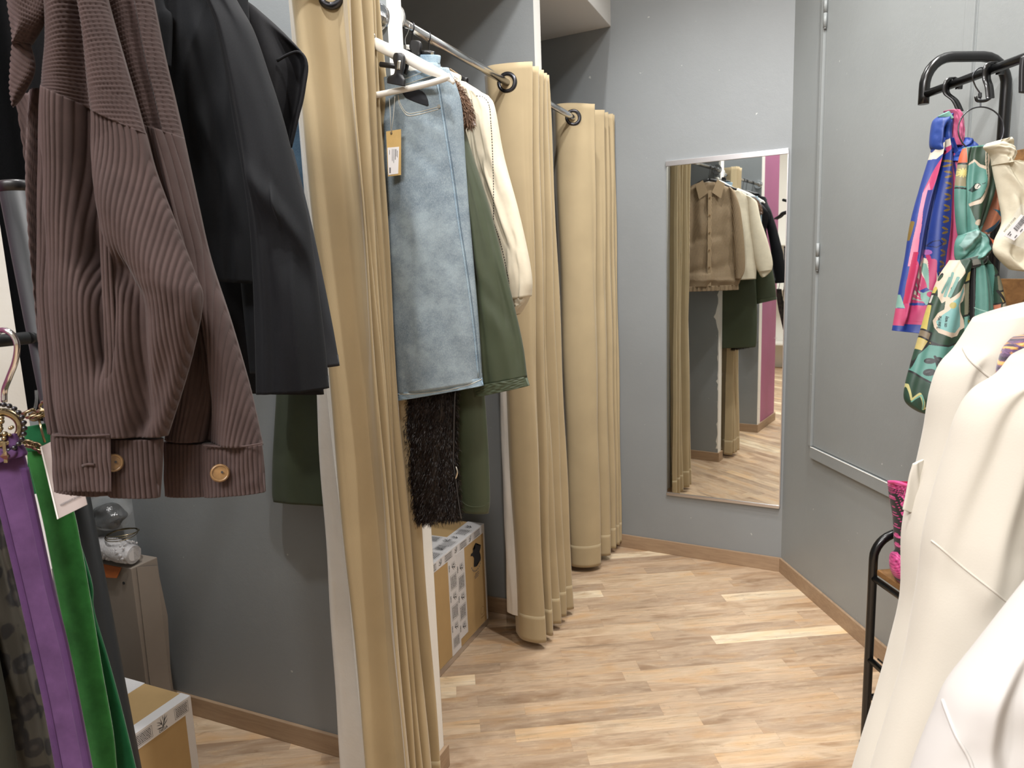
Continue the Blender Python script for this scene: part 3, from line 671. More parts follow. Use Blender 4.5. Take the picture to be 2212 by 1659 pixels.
loft('front', [(34, 205, 112, 195), (46, 290, 110, 290), (60, 400, 112, 400), (82, 560, 120, 560), (86, 700, 120, 700), (100, 860, 124, 860), (112, 930, 122, 930)], CD, sh, .022, 170, 110, ridges([(.9, 0, .35, .45, .2, .012), (.35, 0, .1, .3, .2, -.008)]), corduroy(slant=-.25), lip=False, d=.722)
sh2 = thing('overshirt', 'second brown corduroy overshirt behind the first, round horn button on its cuff', 'shirt', at_d(465, 1068, .745), 'brown corduroy overshirts')
loft('shoulder', [(200, -70, 312, -70), (214, 0, 328, 0), (240, 110, 352, 120), (268, 200, 374, 215), (292, 268, 392, 298)], CD, sh2, .05, 320, 110, ridges([(.75, 0, .72, 1, .08, -.007), (.88, 0, .86, 1, .06, .006)]), corduroy(slant=1.1), lip=False, d=.752)
loft('sleeve', [(292, 264, 391, 295), (325, 440, 424, 440), (352, 560, 452, 560), (376, 690, 498, 700), (374, 830, 540, 842), (358, 948, 567, 962)], CD, sh2, .05, 340, 150,
     add(ridges([(.78, 0, .72, .5, .08, .009), (.3, .4, .45, 1, .16, -.020), (.66, .55, .44, 1, .03, -.010), (.8, .6, .8, 1, .15, .006)]), wrinkle(5, .002, 3, 3)), corduroy(), lip=False, d=.75)
cuff = loft('cuff', [(356, 952, 470, 958), (356, 1010, 470, 1012), (358, 1069, 470, 1068)], CD, sh2, .032, 210, 50, None, corduroy(amp=.0019), d=.755)
loft('cuff_flap', [(436, 958, 566, 960), (437, 1015, 571, 1010), (441, 1073, 574, 1062)], CD, cuff, .024, 250, 50, wrinkle(4, .0012, 2, 2), corduroy(amp=.0019), d=.742)
tube('stitch_line', [at_d(x, y, .7285) for x, y in ((440, 962), (480, 966), (530, 964), (566, 958))], .0009, CD, cuff, res=6)
cord_ring(sh2, 475, 1022, .7245, .0094)
hanger('hanger', (-.80, .515), (.9, .35), 1.985, 'black hanger on the black rail inside the front corduroy overshirt', MT['black_plastic'], .12, .05, rodr=.011)
hanger('hanger', (-.80, .585), (.9, .35), 1.985, 'black hanger on the black rail inside the rear corduroy overshirt', MT['black_plastic'], .12, .05, rodr=.011)
# ---- black coat deep in the cubicle, blazer, cap-sleeved top
cb = thing('coat', 'long black coat hanging deepest at the left, behind the brown corduroy', 'coat', at_d(110, 905, 1.06))
loft('body', [(-90, -90, 330, -90), (-80, 100, 350, 100), (-40, 400, 380, 400), (0, 600, 400, 600), (40, 800, 400, 800), (60, 905, 390, 905)], MT['black_satin'], cb, .05, 60, 60, add(ridges([(.3, 0, .35, 1, .06, .01), (.6, 0, .55, 1, .08, -.01)]), wrinkle(2, .004)), d=1.06)
bz = thing('blazer', 'charcoal black tailored blazer with a long sleeve, beside the corduroy overshirts', 'blazer', at_d(600, 850, 1.15))
BM = MT['blazer']
loft('body', [(300, -70, 530, -70), (318, 60, 540, 60), (350, 200, 545, 200), (400, 400, 547, 400), (430, 530, 546, 530), (445, 606, 543, 612)], BM, bz, .045, 70, 80, add(ridges([(.1, .1, .5, .45, .12, .006), (.75, 0, .8, 1, .12, .008), (.45, .5, .9, .8, .05, .004)]), wrinkle(12, .003)), d=1.20)
loft('lapel', [(296, -60, 350, -60), (318, 20, 356, 10), (330, 54, 372, 33), (340, 85, 372, 80), (352, 120, 370, 120), (362, 145, 368, 145)], BM, bz, .012, 30, 40, None, d=1.165)
loft('sleeve', [(430, -80, 480, -80), (446, -10, 505, -10), (470, 60, 545, 62), (490, 160, 580, 160), (506, 260, 612, 260), (525, 370, 643, 385), (540, 490, 668, 488), (548, 620, 688, 630), (552, 740, 702, 745), (554, 851, 711, 838)], BM, bz, .07, 90, 170,
     add(ridges([(.2, .52, .62, .58, .045, .010), (.62, .58, .98, .68, .035, .010), (.3, .60, .9, .74, .06, -.008), (.3, .1, .35, .5, .12, .008), (.72, .74, .7, 1, .07, .006), (.35, .72, .30, 1, .08, -.006), (.12, .4, .1, 1, .08, -.006)]), wrinkle(22, .003, 2, 3)), pw=.7, d=1.13)
tp = thing('top', 'black top with a stiff rounded cap sleeve, between the blazer and the nearest curtain', 'top', at_d(640, 805, 1.25))
NV = MT['black_satin']
loft('cap_sleeve', [(470, -40, 548, 12), (490, 10, 598, 56), (505, 60, 640, 98), (520, 118, 660, 124), (530, 150, 664, 152), (540, 205, 656, 212), (550, 255, 642, 262), (565, 322, 626, 326)], NV, tp, .05, 60, 80, ridges([(.82, .45, .78, .9, .16, -.04)]), lip=False, d=1.23)
tube('armhole_edge', [at_d(x, y, 1.205) for x, y in ((598, 132), (622, 118), (644, 112), (658, 124), (663, 148), (657, 188), (645, 245), (628, 318))], .0026, NV, tp, res=8, smooth_n=40)
loft('side', [(500, 260, 632, 322), (510, 450, 668, 462), (520, 600, 698, 600), (530, 710, 719, 705), (540, 806, 734, 790)], MT['navy'], tp, .05, 50, 70, wrinkle(6, .004), d=1.25)
loft('body', [(440, 300, 620, 300), (450, 600, 660, 600), (470, 760, 690, 760), (480, 846, 700, 852)], NV, tp, .04, 50, 50, wrinkle(8, .004), d=1.31)
hanger('hanger', (RX, .97), (.85, -.5), RZ1, 'black hanger on the nearest chrome rod holding the blazer', MT['black_plastic'], .12, .06)
hanger('hanger', (RX, 1.06), (.85, -.5), RZ1, 'black hanger on the nearest chrome rod holding the black cap-sleeved top', MT['black_plastic'], .12, .06)
hanger('hanger', (RX, .80), (.85, -.5), RZ1, 'black hanger on the nearest chrome rod holding the long black coat', MT['black_plastic'], .12, .06)

# ================================================================ JEANS, COAT AND SHIRTS ON THE CUBICLE RODS
def ay(y): return lambda px, py, q: on_y(px, py, y+q)
JY = 1.515
jn = thing('jeans', 'light blue washed jeans hanging right behind the nearest curtain, kraft tag in front', 'jeans', on_y(940, 860, JY), 'blue jeans on clip hangers')
DN = MT['denim']
jleg = loft('right_leg', [(826, 172, 968, 146), (824, 200, 986, 188), (824, 245, 998, 240), (826, 340, 1004, 340), (832, 460, 1013, 455), (840, 600, 1025, 592), (848, 730, 1035, 715), (856, 852, 1042, 824)], DN, jn, .05, 80, 150,
     add(ridges([(.3, .12, .8, .2, .03, .003), (.25, .2, .7, .3, .03, -.003), (.5, .1, .52, 1, .3, .01)]), wrinkle(31, .003, 3, 4)), pw=.5, d=0, at=ay(JY), lip=True)
loft('left_leg', [(640, 262, 800, 216), (632, 330, 812, 300), (622, 480, 812, 470), (612, 640, 800, 640), (602, 770, 785, 765), (596, 846, 775, 850)], MT['denim_dark'], jn, .05, 60, 90, wrinkle(32, .003, 3, 4), pw=.5, d=0, at=ay(JY+.005))  # left leg and its waistband use a darker denim than the right
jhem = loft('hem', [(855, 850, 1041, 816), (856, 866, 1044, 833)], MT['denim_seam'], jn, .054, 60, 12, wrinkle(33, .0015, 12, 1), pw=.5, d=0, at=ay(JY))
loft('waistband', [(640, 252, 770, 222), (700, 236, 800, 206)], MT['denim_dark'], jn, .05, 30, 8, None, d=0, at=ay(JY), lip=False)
bd = loft('waistband', [(868, 170, 940, 148), (872, 184, 946, 161)], MT['denim_seam'], jn, .008, 40, 10, None, pw=.4, d=0, at=ay(JY-.031), lip=False)
jtree = bvh(jleg, jhem, bd)
def jt(pts, y, r, m, n='stitch_line', par=None, k=40):
    P = surf_path(jtree, pts, k, r*.6) if par is None else np.array([on_y(a, b, y) for a, b in pts])
    return tube(n, P, r, m, par or jn, res=8, smooth_n=None if par is None else k)
jt([(944, 176), (953, 231), (964, 300), (976, 376), (990, 480), (1001, 550), (1012, 625), (1024, 720), (1033, 815)], JY-.0285, .0017, MT['denim_seam'], 'side_seam')
jt([(948, 176), (957, 231), (968, 300), (980, 376), (994, 480), (1005, 550), (1016, 625), (1028, 720), (1037, 815)], JY-.0285, .0006, MT['denim_dark'], 'side_seam')
pk_ = loft('pocket_opening', [(868, 200, 897, 190), (878, 212, 916, 200), (900, 222, 924, 215), (922, 229, 926, 227)], MT['navy'], jn, .004, 24, 24, None, d=0, at=lambda a, b, q: on_surf(jtree, a, b, .0005), lip=False)
for o in (0, 5): jt([(860, 205+o*.4), (864-o*.3, 222+o*.6), (874, 239+o), (884, 245+o), (905, 242+o), (928, 236+o), (947, 231+o)], JY-.0285, .0008, MT['thread'])
disc('rivet', on_surf(jtree, 948, 230, .001), (0, -1, .1), .0046, .003, MT['nail'], jn, 20, .001)
jt([(872, 171), (895, 163), (920, 154), (940, 148)], JY-.0325, .0007, MT['thread']); jt([(874, 183), (898, 175), (922, 167), (946, 160)], JY-.0325, .0007, MT['thread'])
jt([(858, 852), (910, 850), (960, 844), (1010, 832), (1041, 819)], JY-.0285, .0007, MT['thread'])
# kraft tag on its string
tg = thing('swing_tag', 'kraft paper swing tag with a white price sticker, strung on the jeans', 'tag', on_y(852, 382, JY-.05))
def quad(name, pts, fn, th, m, par, nrm=(0, 1, 0)):
    P = [np.asarray(fn(*p)) for p in pts]; n = np.asarray(nrm, float)*th; bm = bmesh.new(); a = [bm.verts.new(p) for p in P]; b = [bm.verts.new(p+n) for p in P]
    k = len(P); bm.faces.new(a); bm.faces.new(b[::-1])
    for i in range(k): bm.faces.new([a[i], b[i], b[(i+1) % k], a[(i+1) % k]])
    return bm_obj(name, bm, m, par)
TY = JY-.052
quad('card', [(834, 284), (866, 279), (866, 378), (838, 381)], lambda a, b: on_y(a, b, TY), .0012, MT['kraft'], tg)
lb = quad('price_sticker', [(837, 319), (862, 317), (860, 375), (839, 378)], lambda a, b: on_y(a, b, TY-.0006), .0005, MT['label'], tg)
bm = bmesh.new()
for x0, x1, y0, y1 in ((853, 854.5, 322, 345), (855.5, 856.5, 322, 338), (850, 851, 322, 352), (847, 848, 322, 348), (841, 842, 324, 334), (841, 844, 362, 374), (858, 859, 325, 340)):
    bm.faces.new([bm.verts.new(on_y(a, b, TY-.0009)) for a, b in ((x0, y0), (x1, y0), (x1, y1), (x0, y1))])
bm_obj('print', bm, MT['greyink'], lb)
ring('hole', on_y(845, 288, TY-.0006), (0, 1, 0), .0022, .0006, MT['ink'], tg)
multi_tube('string', [(([on_y(a, b, TY-.002) for a, b in ((841, 212), (843, 245), (845, 288))], .0006), {}), (([on_y(a, b, TY-.002) for a, b in ((853, 208), (850, 250), (845, 288))], .0006), {})], MT['thread'], tg)
# white clip hanger
HY = 1.466
hg = thing('clip_hanger', 'white wooden trouser hanger with black clip, carrying the light jeans beside the nearest curtain', 'hanger', on_y(810, 200, HY))
def hp(pts, y=HY): return [on_y(a, b, y) for a, b in pts]
tube('arm', hp([(808, 92), (835, 106), (875, 122), (920, 146), (952, 160), (972, 171), (981, 180)]), [.012, .0135, .0135, .0130, .0125, .009, .004], MT['white_plastic'], hg, smooth_n=40, flat=.5, up=(0, 0, 1), res=16)
tube('arm', hp([(808, 92), (780, 112), (730, 160), (680, 205), (648, 232), (640, 244)]), [.012, .0135, .0135, .0125, .009, .004], MT['white_plastic'], hg, smooth_n=40, flat=.5, up=(0, 0, 1), res=16)
tube('bar', hp([(644, 243), (730, 222), (830, 202), (905, 186), (955, 172), (972, 164)]), .0068, MT['white_plastic'], hg, smooth_n=30, res=16)
tube('hook', [on_y(808, 92, HY), on_y(806, 70, HY), (RX+.016, 1.466, RZ1-.008), (RX+.012, 1.466, RZ1+.012), (RX, 1.466, RZ1+.0155), (RX-.014, 1.466, RZ1+.004)], .0018, MT['chrome'], hg, smooth_n=30, res=8)
cl = loft('clip', [(854, 115, 870, 115), (851, 120, 874, 121), (850, 130, 875, 130), (854, 145, 873, 147), (853, 158, 870, 160), (848, 163, 872, 166), (838, 168, 876, 174), (837, 180, 875, 187)], MT['black_plastic'], hg, .011, 24, 50, ridges([(.5, 0, .5, .5, .25, .002)]), d=0, at=ay(HY-.017), pw=.3, lip=False)
loft('spring', [(859, 131, 866, 131), (857, 150, 864, 151)], MT['nail'], cl, .003, 10, 8, None, d=0, at=ay(HY-.0245), lip=False)
loft('clip_back', [(872, 122, 882, 126), (873, 140, 883, 142), (870, 158, 878, 162)], MT['black_plastic'], cl, .008, 14, 20, None, d=0, at=ay(HY+.012), lip=False)
tube('clip_bar', hp([(822, 139), (845, 142), (872, 146)], HY-.004), .006, MT['black_plastic'], hg, res=10)
# second jeans + hanger behind
H2 = 1.712
hg2 = thing('clip_hanger', 'black clip hanger with white neck on the rod beside the white post, above the jeans', 'hanger', on_y(897, 118, H2))
loft('clip', [(889, 88, 905, 88), (886, 93, 910, 92), (885, 103, 911, 102), (889, 112, 908, 112), (890, 120, 908, 120)], MT['black_plastic'], hg2, .012, 24, 30, None, d=0, at=ay(H2-.012), pw=.3, lip=False)
tube('bar', hp([(850, 110), (905, 114), (925, 114), (939, 117)], H2), .0065, MT['black_plastic'], hg2, res=10)
disc('screw', on_y(934, 116, H2-.006), (0, -1, 0), .004, .003, MT['nail'], hg2, 14)
loft('neck', [(869, 98, 884, 97), (870, 105, 890, 103), (874, 111, 890, 110)], MT['white_plastic'], hg2, .010, 16, 12, None, d=0, at=ay(H2+.01), lip=False)
for dx, nm in ((0, 'hook'),):
    tube(nm, [on_y(876, 98, H2), on_y(875, 84, H2), on_y(880, 72, H2), on_y(884, 58, H2-.006), on_y(880, 46, H2), on_y(872, 41, H2)], .0016, MT['chrome'], hg2, smooth_n=30, res=8)
j2 = thing('jeans', 'second jeans behind the light pair, only a waist corner showing under the clip', 'jeans', on_y(925, 700, H2), 'blue jeans on clip hangers')
loft('waist', [(888, 120, 948, 119), (886, 128, 952, 122), (886, 140, 950, 138)], MT['denim_seam'], j2, .02, 30, 14, None, d=0, at=ay(H2-.002), lip=False)
loft('right_leg', [(886, 138, 950, 136), (888, 220, 962, 220), (895, 450, 975, 450), (905, 700, 985, 690)], DN, j2, .03, 40, 50, wrinkle(40, .003), d=0, at=ay(H2))
# ---- olive parka
PY = 1.578
pk2 = thing('parka', 'long olive green parka with a fur collar and dark fur lining, hanging behind the jeans', 'coat', on_y(830, 1105, PY))
GR = MT['green']
loft('body', [(760, 225, 980, 232), (680, 290, 1003, 292), (640, 450, 1012, 450), (612, 620, 1024, 620), (598, 850, 1046, 850), (591, 980, 1055, 980), (589, 1060, 1058, 1080), (592, 1083, 1055, 1109)], GR, pk2, .05, 120, 120, add(ridges([(.97, .6, .97, 1, .04, .004), (.88, .4, .9, 1, .03, -.004), (.1, .6, .12, 1, .05, .005)]), wrinkle(50, .004, 4, 3)), pw=.4, d=0, at=ay(PY))
loft('sleeve', [(966, 225, 998, 262), (986, 320, 1020, 340), (996, 450, 1056, 450), (1006, 600, 1094, 598), (1016, 740, 1126, 732), (1022, 836, 1138, 814)], GR, pk2, .05, 70, 110, add(ridges([(.6, .05, .45, .7, .12, .008), (.85, .1, .9, .9, .08, -.003), (.3, .6, .8, .75, .05, -.004), (.25, .3, .35, 1, .08, -.006)]), wrinkle(51, .004, 3, 3)), pw=.5, lip=False, d=0, at=ay(PY-.028))
loft('sleeve_hem', [(1022, 834, 1137, 813), (1026, 858, 1143, 833)], GR, pk2, .056, 60, 20, wrinkle(52, .002, 8, 2), pw=.5, d=0, at=ay(PY-.028))
def fur_loft(name, rows, m, y, thick, n, ln, seed, par):
    o = loft(name, rows, m, par, thick, 50, 70, wrinkle(seed, .004, 3, 3), d=0, at=ay(y), lip=False)
    me = o.data; V = np.empty(len(me.vertices)*3, np.float32); me.vertices.foreach_get('co', V); V = V.reshape(-1, 3); Nn = np.empty(len(me.vertices)*3, np.float32); me.vertices.foreach_get('normal', Nn); Nn = Nn.reshape(-1, 3)
    c = V.mean(0); Nn *= np.sign(np.sum(Nn*(V-c), 1).mean()) or 1
    g = np.random.default_rng(seed); i = g.integers(0, len(V), n); P = V[i]+g.normal(0, .004, (n, 3))*np.array([1, .15, 1])
    f = fur('hair', P, Nn[i], np.array([[0, 0, -1.]]), ln, m, seed=seed)
    h = link('fur_hairs', f, m, o); h['kind'] = 'stuff'; return o
fur_loft('fur_lining', [(862, 830, 985, 830), (868, 950, 984, 950), (884, 1060, 988, 1055), (896, 1105, 992, 1095), (902, 1128, 992, 1118)], MT['fur_dark'], PY-.045, .04, 22000, .010, 61, pk2)
fur_loft('fur_collar', [(952, 178, 968, 170), (962, 196, 990, 192), (972, 222, 1006, 220), (984, 250, 1014, 248), (992, 264, 1015, 268)], MT['fur_mid'], PY-.03, .04, 7000, .013, 62, pk2)
loft('collar_fold', [(998, 252, 1012, 246), (1006, 264, 1022, 258), (1018, 272, 1028, 271)], MT['card_grey'], pk2, .012, 20, 16, None, d=0, at=ay(PY-.02), lip=False)
jt([(983, 845), (981, 900), (980, 960), (979, 1000), (984, 1030), (990, 1080), (996, 1120)], PY-.058, .0022, MT['wire'], 'zip', pk2, 50)
zb_ = [on_y(985, 1008, PY-.063), on_y(988, 1020, PY-.066), on_y(984, 1034, PY-.064)]
tube('zip_pull', zb_, .0022, MT['nail'], pk2, smooth_n=12, res=8)
jt([(985, 1070), (1010, 1092), (1040, 1094), (1056, 1086)], PY-.024, .0008, GR, 'hem_seam', pk2)
hanger('hanger', (RX, 1.574), (.99, -.05), RZ1, 'white hanger on the nearest chrome rod inside the olive parka', MT['white_plastic'], .20, .10)
# ---- cream shirt
def ap(p0, dr):
    n = np.array([dr[1], -dr[0], 0]); n = n/np.linalg.norm(n)
    return lambda px, py, q: on_plane(px, py, (p0[0]-n[0]*q, p0[1]-n[1]*q, 0), n)
CP = ap((-1.03, 1.770), (.93, -.36))
cs = thing('shirt', 'cream shirt with dotted trim and a full gathered sleeve, behind the olive parka', 'shirt', CP(1010, 690, 0))
CM = MT['cream']
loft('body', [(960, 166, 1002, 176), (900, 190, 1046, 206), (880, 260, 1058, 248), (880, 420, 1068, 410), (880, 590, 1078, 590), (890, 690, 1080, 690)], CM, cs, .04, 60, 80, add(ridges([(.8, .2, .75, .9, .05, .005)]), wrinkle(70, .004, 4, 3)), d=0, at=CP, back_fold=wrinkle(71, .004, 4, 3))
loft('sleeve', [(1012, 188, 1048, 206), (1018, 226, 1062, 232), (1030, 330, 1082, 335), (1046, 450, 1114, 450), (1060, 545, 1136, 545), (1074, 612, 1145, 604), (1086, 650, 1143, 640)], CM, cs, .06, 70, 110, add(ridges([(.3, .3, .75, .75, .04, -.005), (.6, .4, .9, .8, .05, .006), (.75, .75, .6, 1, .05, .006), (.45, .7, .5, 1, .04, -.006), (.9, .7, .8, 1, .04, -.005)]), wrinkle(72, .005, 3, 4)), d=0, at=lambda a, b, q: CP(a, b, q), lip=False)
loft('cuff', [(1087, 648, 1143, 638), (1094, 668, 1134, 656), (1104, 684, 1118, 678)], CM, cs, .045, 50, 24, wrinkle(73, .004, 8, 2), d=0, at=CP)
ctree = bvh(*[o for o in cs.children if o.name.split('.')[0] in ('body', 'sleeve', 'cuff')])
def dashes(name, pts, y_at, par, n, r=.0011, m=MT['ink'], off=.036):
    P = surf_path(ctree, pts, n*2, r*.3); n = len(P)//2
    return multi_tube(name, [(([P[2*i], P[2*i+1]], r), dict(res=5)) for i in range(n) if np.linalg.norm(P[2*i]-P[2*i+1]) < .03], m, par)
dashes('dotted_trim', [(1029, 207), (1044, 210), (1056, 226), (1060, 260), (1064, 330), (1066, 410), (1066, 480)], CP, cs, 50)
dashes('dotted_trim', [(1066, 480), (1080, 520), (1096, 590), (1100, 630), (1094, 660)], CP, cs, 34, off=.04)
dashes('dotted_trim', [(1018, 215), (1022, 235), (1024, 262)], CP, cs, 12)
hanger('hanger', (RX, 1.770), (.93, -.36), RZ, 'white hanger on the middle chrome rod inside the cream shirt', MT['white_plastic'], .19, .085)
# ---- beige pinstripe blouse (faces the mirror)
BP0, BDR = np.array([-1.03, 1.862, 0]), np.array([.866, -.5, 0]); BN = np.array([-.5, -.866, 0])
def bp(s, z, q): return np.array([*(BP0+BDR*s-BN*q)[:2], -z])
bs = thing('blouse', 'beige pinstriped buttoned blouse on a black hanger, seen only in the wall mirror', 'shirt', (-1.03, 1.875, 1.31))
PM = MT['pin']
bw = add(ridges([(.62, .12, .6, .5, .05, .008), (.7, .1, .72, .6, .04, -.006), (.15, .78, .85, .86, .05, -.008), (.3, .55, .9, .60, .03, -.004), (.1, .95, .9, .9, .04, .010), (.4, .8, .55, 1, .06, .008)]), wrinkle(80, .008, 4, 4))
loft('body', [(-.08, -2.055, .07, -2.05), (-.2, -2.005, .165, -1.995), (-.235, -1.92, .195, -1.90), (-.25, -1.6, .225, -1.6), (-.255, -1.42, .23, -1.42), (-.25, -1.37, .225, -1.37), (-.235, -1.335, .21, -1.335)], PM, bs, .05, 80, 110, None, d=0, at=bp, back_fold=lambda u, v: -bw(1-u, v))
loft('waist_casing', [(-.236, -1.34, .212, -1.34), (-.238, -1.305, .214, -1.305)], PM, bs, .06, 80, 14, None, d=0, at=bp, back_fold=lambda u, v: -.003*np.sin(u*90))
loft('sleeve', [(.135, -2.02, .175, -1.985), (.155, -1.85, .215, -1.85), (.17, -1.6, .245, -1.6), (.18, -1.45, .25, -1.45), (.185, -1.38, .225, -1.38)], PM, bs, .045, 40, 60, wrinkle(82, .005), d=.02, at=bp)
for s in (-1, 1):
    quad('collar', [(s*.012, -1.985), (s*.05, -2.07), (s*.10, -2.04), (s*.075, -1.94)], lambda a, b: bp(a, b, .036), .004, PM, bs, (-BN[0], -BN[1], 0))
pl = quad('button_placket', [(-.012, -2.0), (.014, -2.0), (.014, -1.34), (-.012, -1.34)], lambda a, b: bp(a, b, .030), .003, PM, bs, (-BN[0], -BN[1], 0))
for z in (1.95, 1.83, 1.71, 1.59, 1.47): disc('button', bp(0, -z, .036), (-BN[0], -BN[1], 0), .0055, .003, MT['button'], pl, 16)
hanger('hanger', (RX, 1.862), (.866, -.5), RZ, 'black hanger on the middle chrome rod inside the pinstriped blouse', MT['black_plastic'], .19, .075)

# ================================================================ BELTS AND CLOTHS ON THE SIDE ARM
def belt(name, label, rows, m, d, th=.005, trim=None, group='suede belts hanging from the side arm', root=None, part='strap', cat='belt'):
    t = root or thing(name, label, cat, at_d(rows[-1][0]+30, rows[-1][1], d), group)
    loft(part, rows, m, t, th, 24, 120, wrinkle(int(rows[0][1]) % 50, .0012, 1, 3), pw=.25, d=d, lip=False); return t
hk = thing('belt_hanger', 'polished steel hook on the black side arm, holding the belts at the far left', 'hook', at_d(8, 862, .722))
tube('hook', [at_d(*p) for p in ((-12, 735, .71), (-6, 719, .70), (8, 713, .692), (26, 722, .690), (37, 745, .692), (33, 780, .70), (20, 815, .71), (10, 842, .72), (9, 868, .722))], .0029, MT['chrome'], hk, smooth_n=50, res=14)
pb = thing('belt', 'purple suede belt with a beaded round metal buckle, hanging from the side arm', 'belt', at_d(160, 1700, .73), 'suede belts hanging from the side arm')
DP = .728
loft('strap', [(-22, 985, 54, 985), (-16, 1010, 60, 1010), (0, 1100, 79, 1100), (22, 1200, 100, 1195), (40, 1270, 116, 1268), (67, 1390, 146, 1395), (96, 1520, 172, 1520), (122, 1660, 199, 1659), (138, 1740, 214, 1740)], MT['purple'], pb, .005, 24, 120, None, pw=.25, d=DP, lip=False)
for o0, o1 in ((0, 0), (14, -1)):
    loft('edge_binding', [(-22+66*bool(o0), 1010, -8+68*bool(o0), 1010), (0+64*bool(o0), 1100, 15+64*bool(o0), 1100), (40+60*bool(o0), 1270, 56+60*bool(o0), 1270), (67+62*bool(o0), 1390, 84+62*bool(o0), 1392), (96+60*bool(o0), 1520, 112+60*bool(o0), 1520), (122+60*bool(o0), 1660, 139+60*bool(o0), 1660), (138+60*bool(o0), 1740, 154+60*bool(o0), 1740)], MT['purple_trim'], pb, .0062, 14, 100, lambda u, v: .0003*np.sin(u*28), pw=.25, d=DP-.0006, lip=False)
loft('fold_over', [(6, 940, 36, 936), (6, 962, 42, 955), (8, 985, 46, 972)], MT['purple'], pb, .008, 20, 16, None, pw=.25, d=.722, lip=False)
loft('keeper_loop', [(-24, 984, 48, 960), (-24, 1000, 57, 978), (-24, 1004, 56, 984)], MT['purple_trim'], pb, .011, 20, 14, None, pw=.25, d=.722, lip=False)
loft('belt_tip', [(-20, 972, 18, 968), (-16, 978, 36, 974), (-10, 990, 34, 985), (0, 1000, 16, 994)], MT['purple'], pb, .006, 20, 16, None, pw=.4, d=.7165, lip=False)
bk = ring('buckle', at_d(2, 925, .718), EYE-at_d(2, 925, .718), .0165, .0042, MT['gold'], pb)
c0 = at_d(2, 925, .716); nb_ = (EYE-c0)/np.linalg.norm(EYE-c0); e1 = AR; e2 = AU
bm = bmesh.new()
for k in range(26):
    a = 2*math.pi*k/26; mtx = Matrix.Translation(Vector(c0+.0242*(math.cos(a)*e1+math.sin(a)*e2))); bmesh.ops.create_icosphere(bm, subdivisions=2, radius=.0027, matrix=mtx)
bm_obj('beading', bm, MT['gun'], bk, True)
bm = bmesh.new()
g = np.random.default_rng(5)
for k in range(22):
    a, r_ = g.uniform(0, 6.3), .012*math.sqrt(g.uniform(0, 1)); bmesh.ops.create_icosphere(bm, subdivisions=2, radius=g.uniform(.0018, .003), matrix=Matrix.Translation(Vector(c0+r_*(math.cos(a)*e1+math.sin(a)*e2))))
bm_obj('studs', bm, MT['gold'], bk, True)
obox('prong', at_d(8, 1000, .7135), AR*.0036, AU*.021+AR*-.002, AF*.0015, MT['gold'], pb, .0005)
sp_ = at_d(15, 984, .7125); bm = bmesh.new(); bmesh.ops.create_cone(bm, segments=4, radius1=.006, radius2=0, depth=.006, cap_ends=True, matrix=Matrix.Translation(Vector(sp_))@Vector(EYE-sp_).to_track_quat('Z', 'Y').to_matrix().to_4x4()); bm_obj('stud', bm, MT['gold'], pb)
gb = thing('belt', 'bright green suede belt with a gold chain loop, beside the purple belt', 'belt', at_d(225, 1700, .79), 'suede belts hanging from the side arm')
loft('strap', [(52, 930, 112, 918), (60, 985, 122, 985), (88, 1100, 158, 1100), (103, 1170, 173, 1170), (118, 1245, 187, 1245), (152, 1420, 219, 1437), (184, 1589, 244, 1580), (200, 1660, 252, 1660), (216, 1740, 262, 1740)], MT['greenb'], gb, .006, 24, 120, ridges([(.5, 0, .5, 1, .3, .002)]), pw=.25, d=.775, lip=False)
loft('fold_over', [(56, 922, 112, 912), (56, 940, 114, 930), (60, 975, 118, 972)], MT['greenb2'], gb, .007, 20, 16, None, pw=.25, d=.767, lip=False)
ch = []
for k in range(9):
    q = k/8; c = at_d(60+44*q, 889+20*math.sin(q*3.2)-22*q, .752+.004*(k % 2)); ch.append(c)
def link_loop(c, ax, L, r, up): 
    ax = ax/np.linalg.norm(ax); up = up-ax*(up@ax); up = up/np.linalg.norm(up); a = np.linspace(0, 2*np.pi, 20, endpoint=False)
    return c+np.cos(a)[:, None]*ax*L+np.sin(a)[:, None]*up*L*.62
specs = []
for k, c in enumerate(ch): specs.append(((link_loop(c, AR+AU*(.4-.2*k/8), .0062, .0014, AU if k % 2 else AF+AU*.3), .0015), dict(closed=True, res=8)))
for k in range(6):
    q = k/5; c = at_d(54+40*q, 958+16*q*q, .748); specs.append(((link_loop(c, AR-AU*.3, .0055, .0014, AU if k % 2 else AF+AU*.4), .0013), dict(closed=True, res=8)))
multi_tube('chain', specs, MT['gold'], gb)
tube('chain_tail', [at_d(*p) for p in ((84, 905, .752), (90, 930, .75), (97, 956, .75))], .0012, MT['gold'], gb, res=8)
g2 = thing('belt', 'deeper green suede belt showing as a sliver behind the bright green one', 'belt', at_d(275, 1700, .80), 'suede belts hanging from the side arm')
loft('strap', [(60, 990, 120, 985), (70, 1070, 140, 1070), (150, 1250, 196, 1250), (190, 1319, 202, 1319), (205, 1420, 232, 1420), (225, 1530, 262, 1530), (248, 1660, 293, 1659), (262, 1740, 312, 1740)], MT['greenb2'], g2, .006, 24, 100, None, pw=.25, d=.795, lip=False)
st_ = thing('swing_tag', 'grey card swing tag with a thin white edge, hanging under the corduroy cuff', 'tag', at_d(150, 1120, .742))
DT = .742
cardp = [(88, 965), (151, 934), (188, 1090), (125, 1121)]
quad('card', cardp, lambda a, b: at_d(a, b, DT), .0009, MT['card_grey'], st_, AF)
quad('card_edge', [(86.5, 966), (89.5, 964), (126.5, 1120), (123.5, 1122)], lambda a, b: at_d(a, b, DT-.0008), .0016, MT['card_edge'], st_, AF)
ux = at_d(188, 1090, DT)-at_d(125, 1121, DT); uy = at_d(88, 965, DT)-at_d(125, 1121, DT)
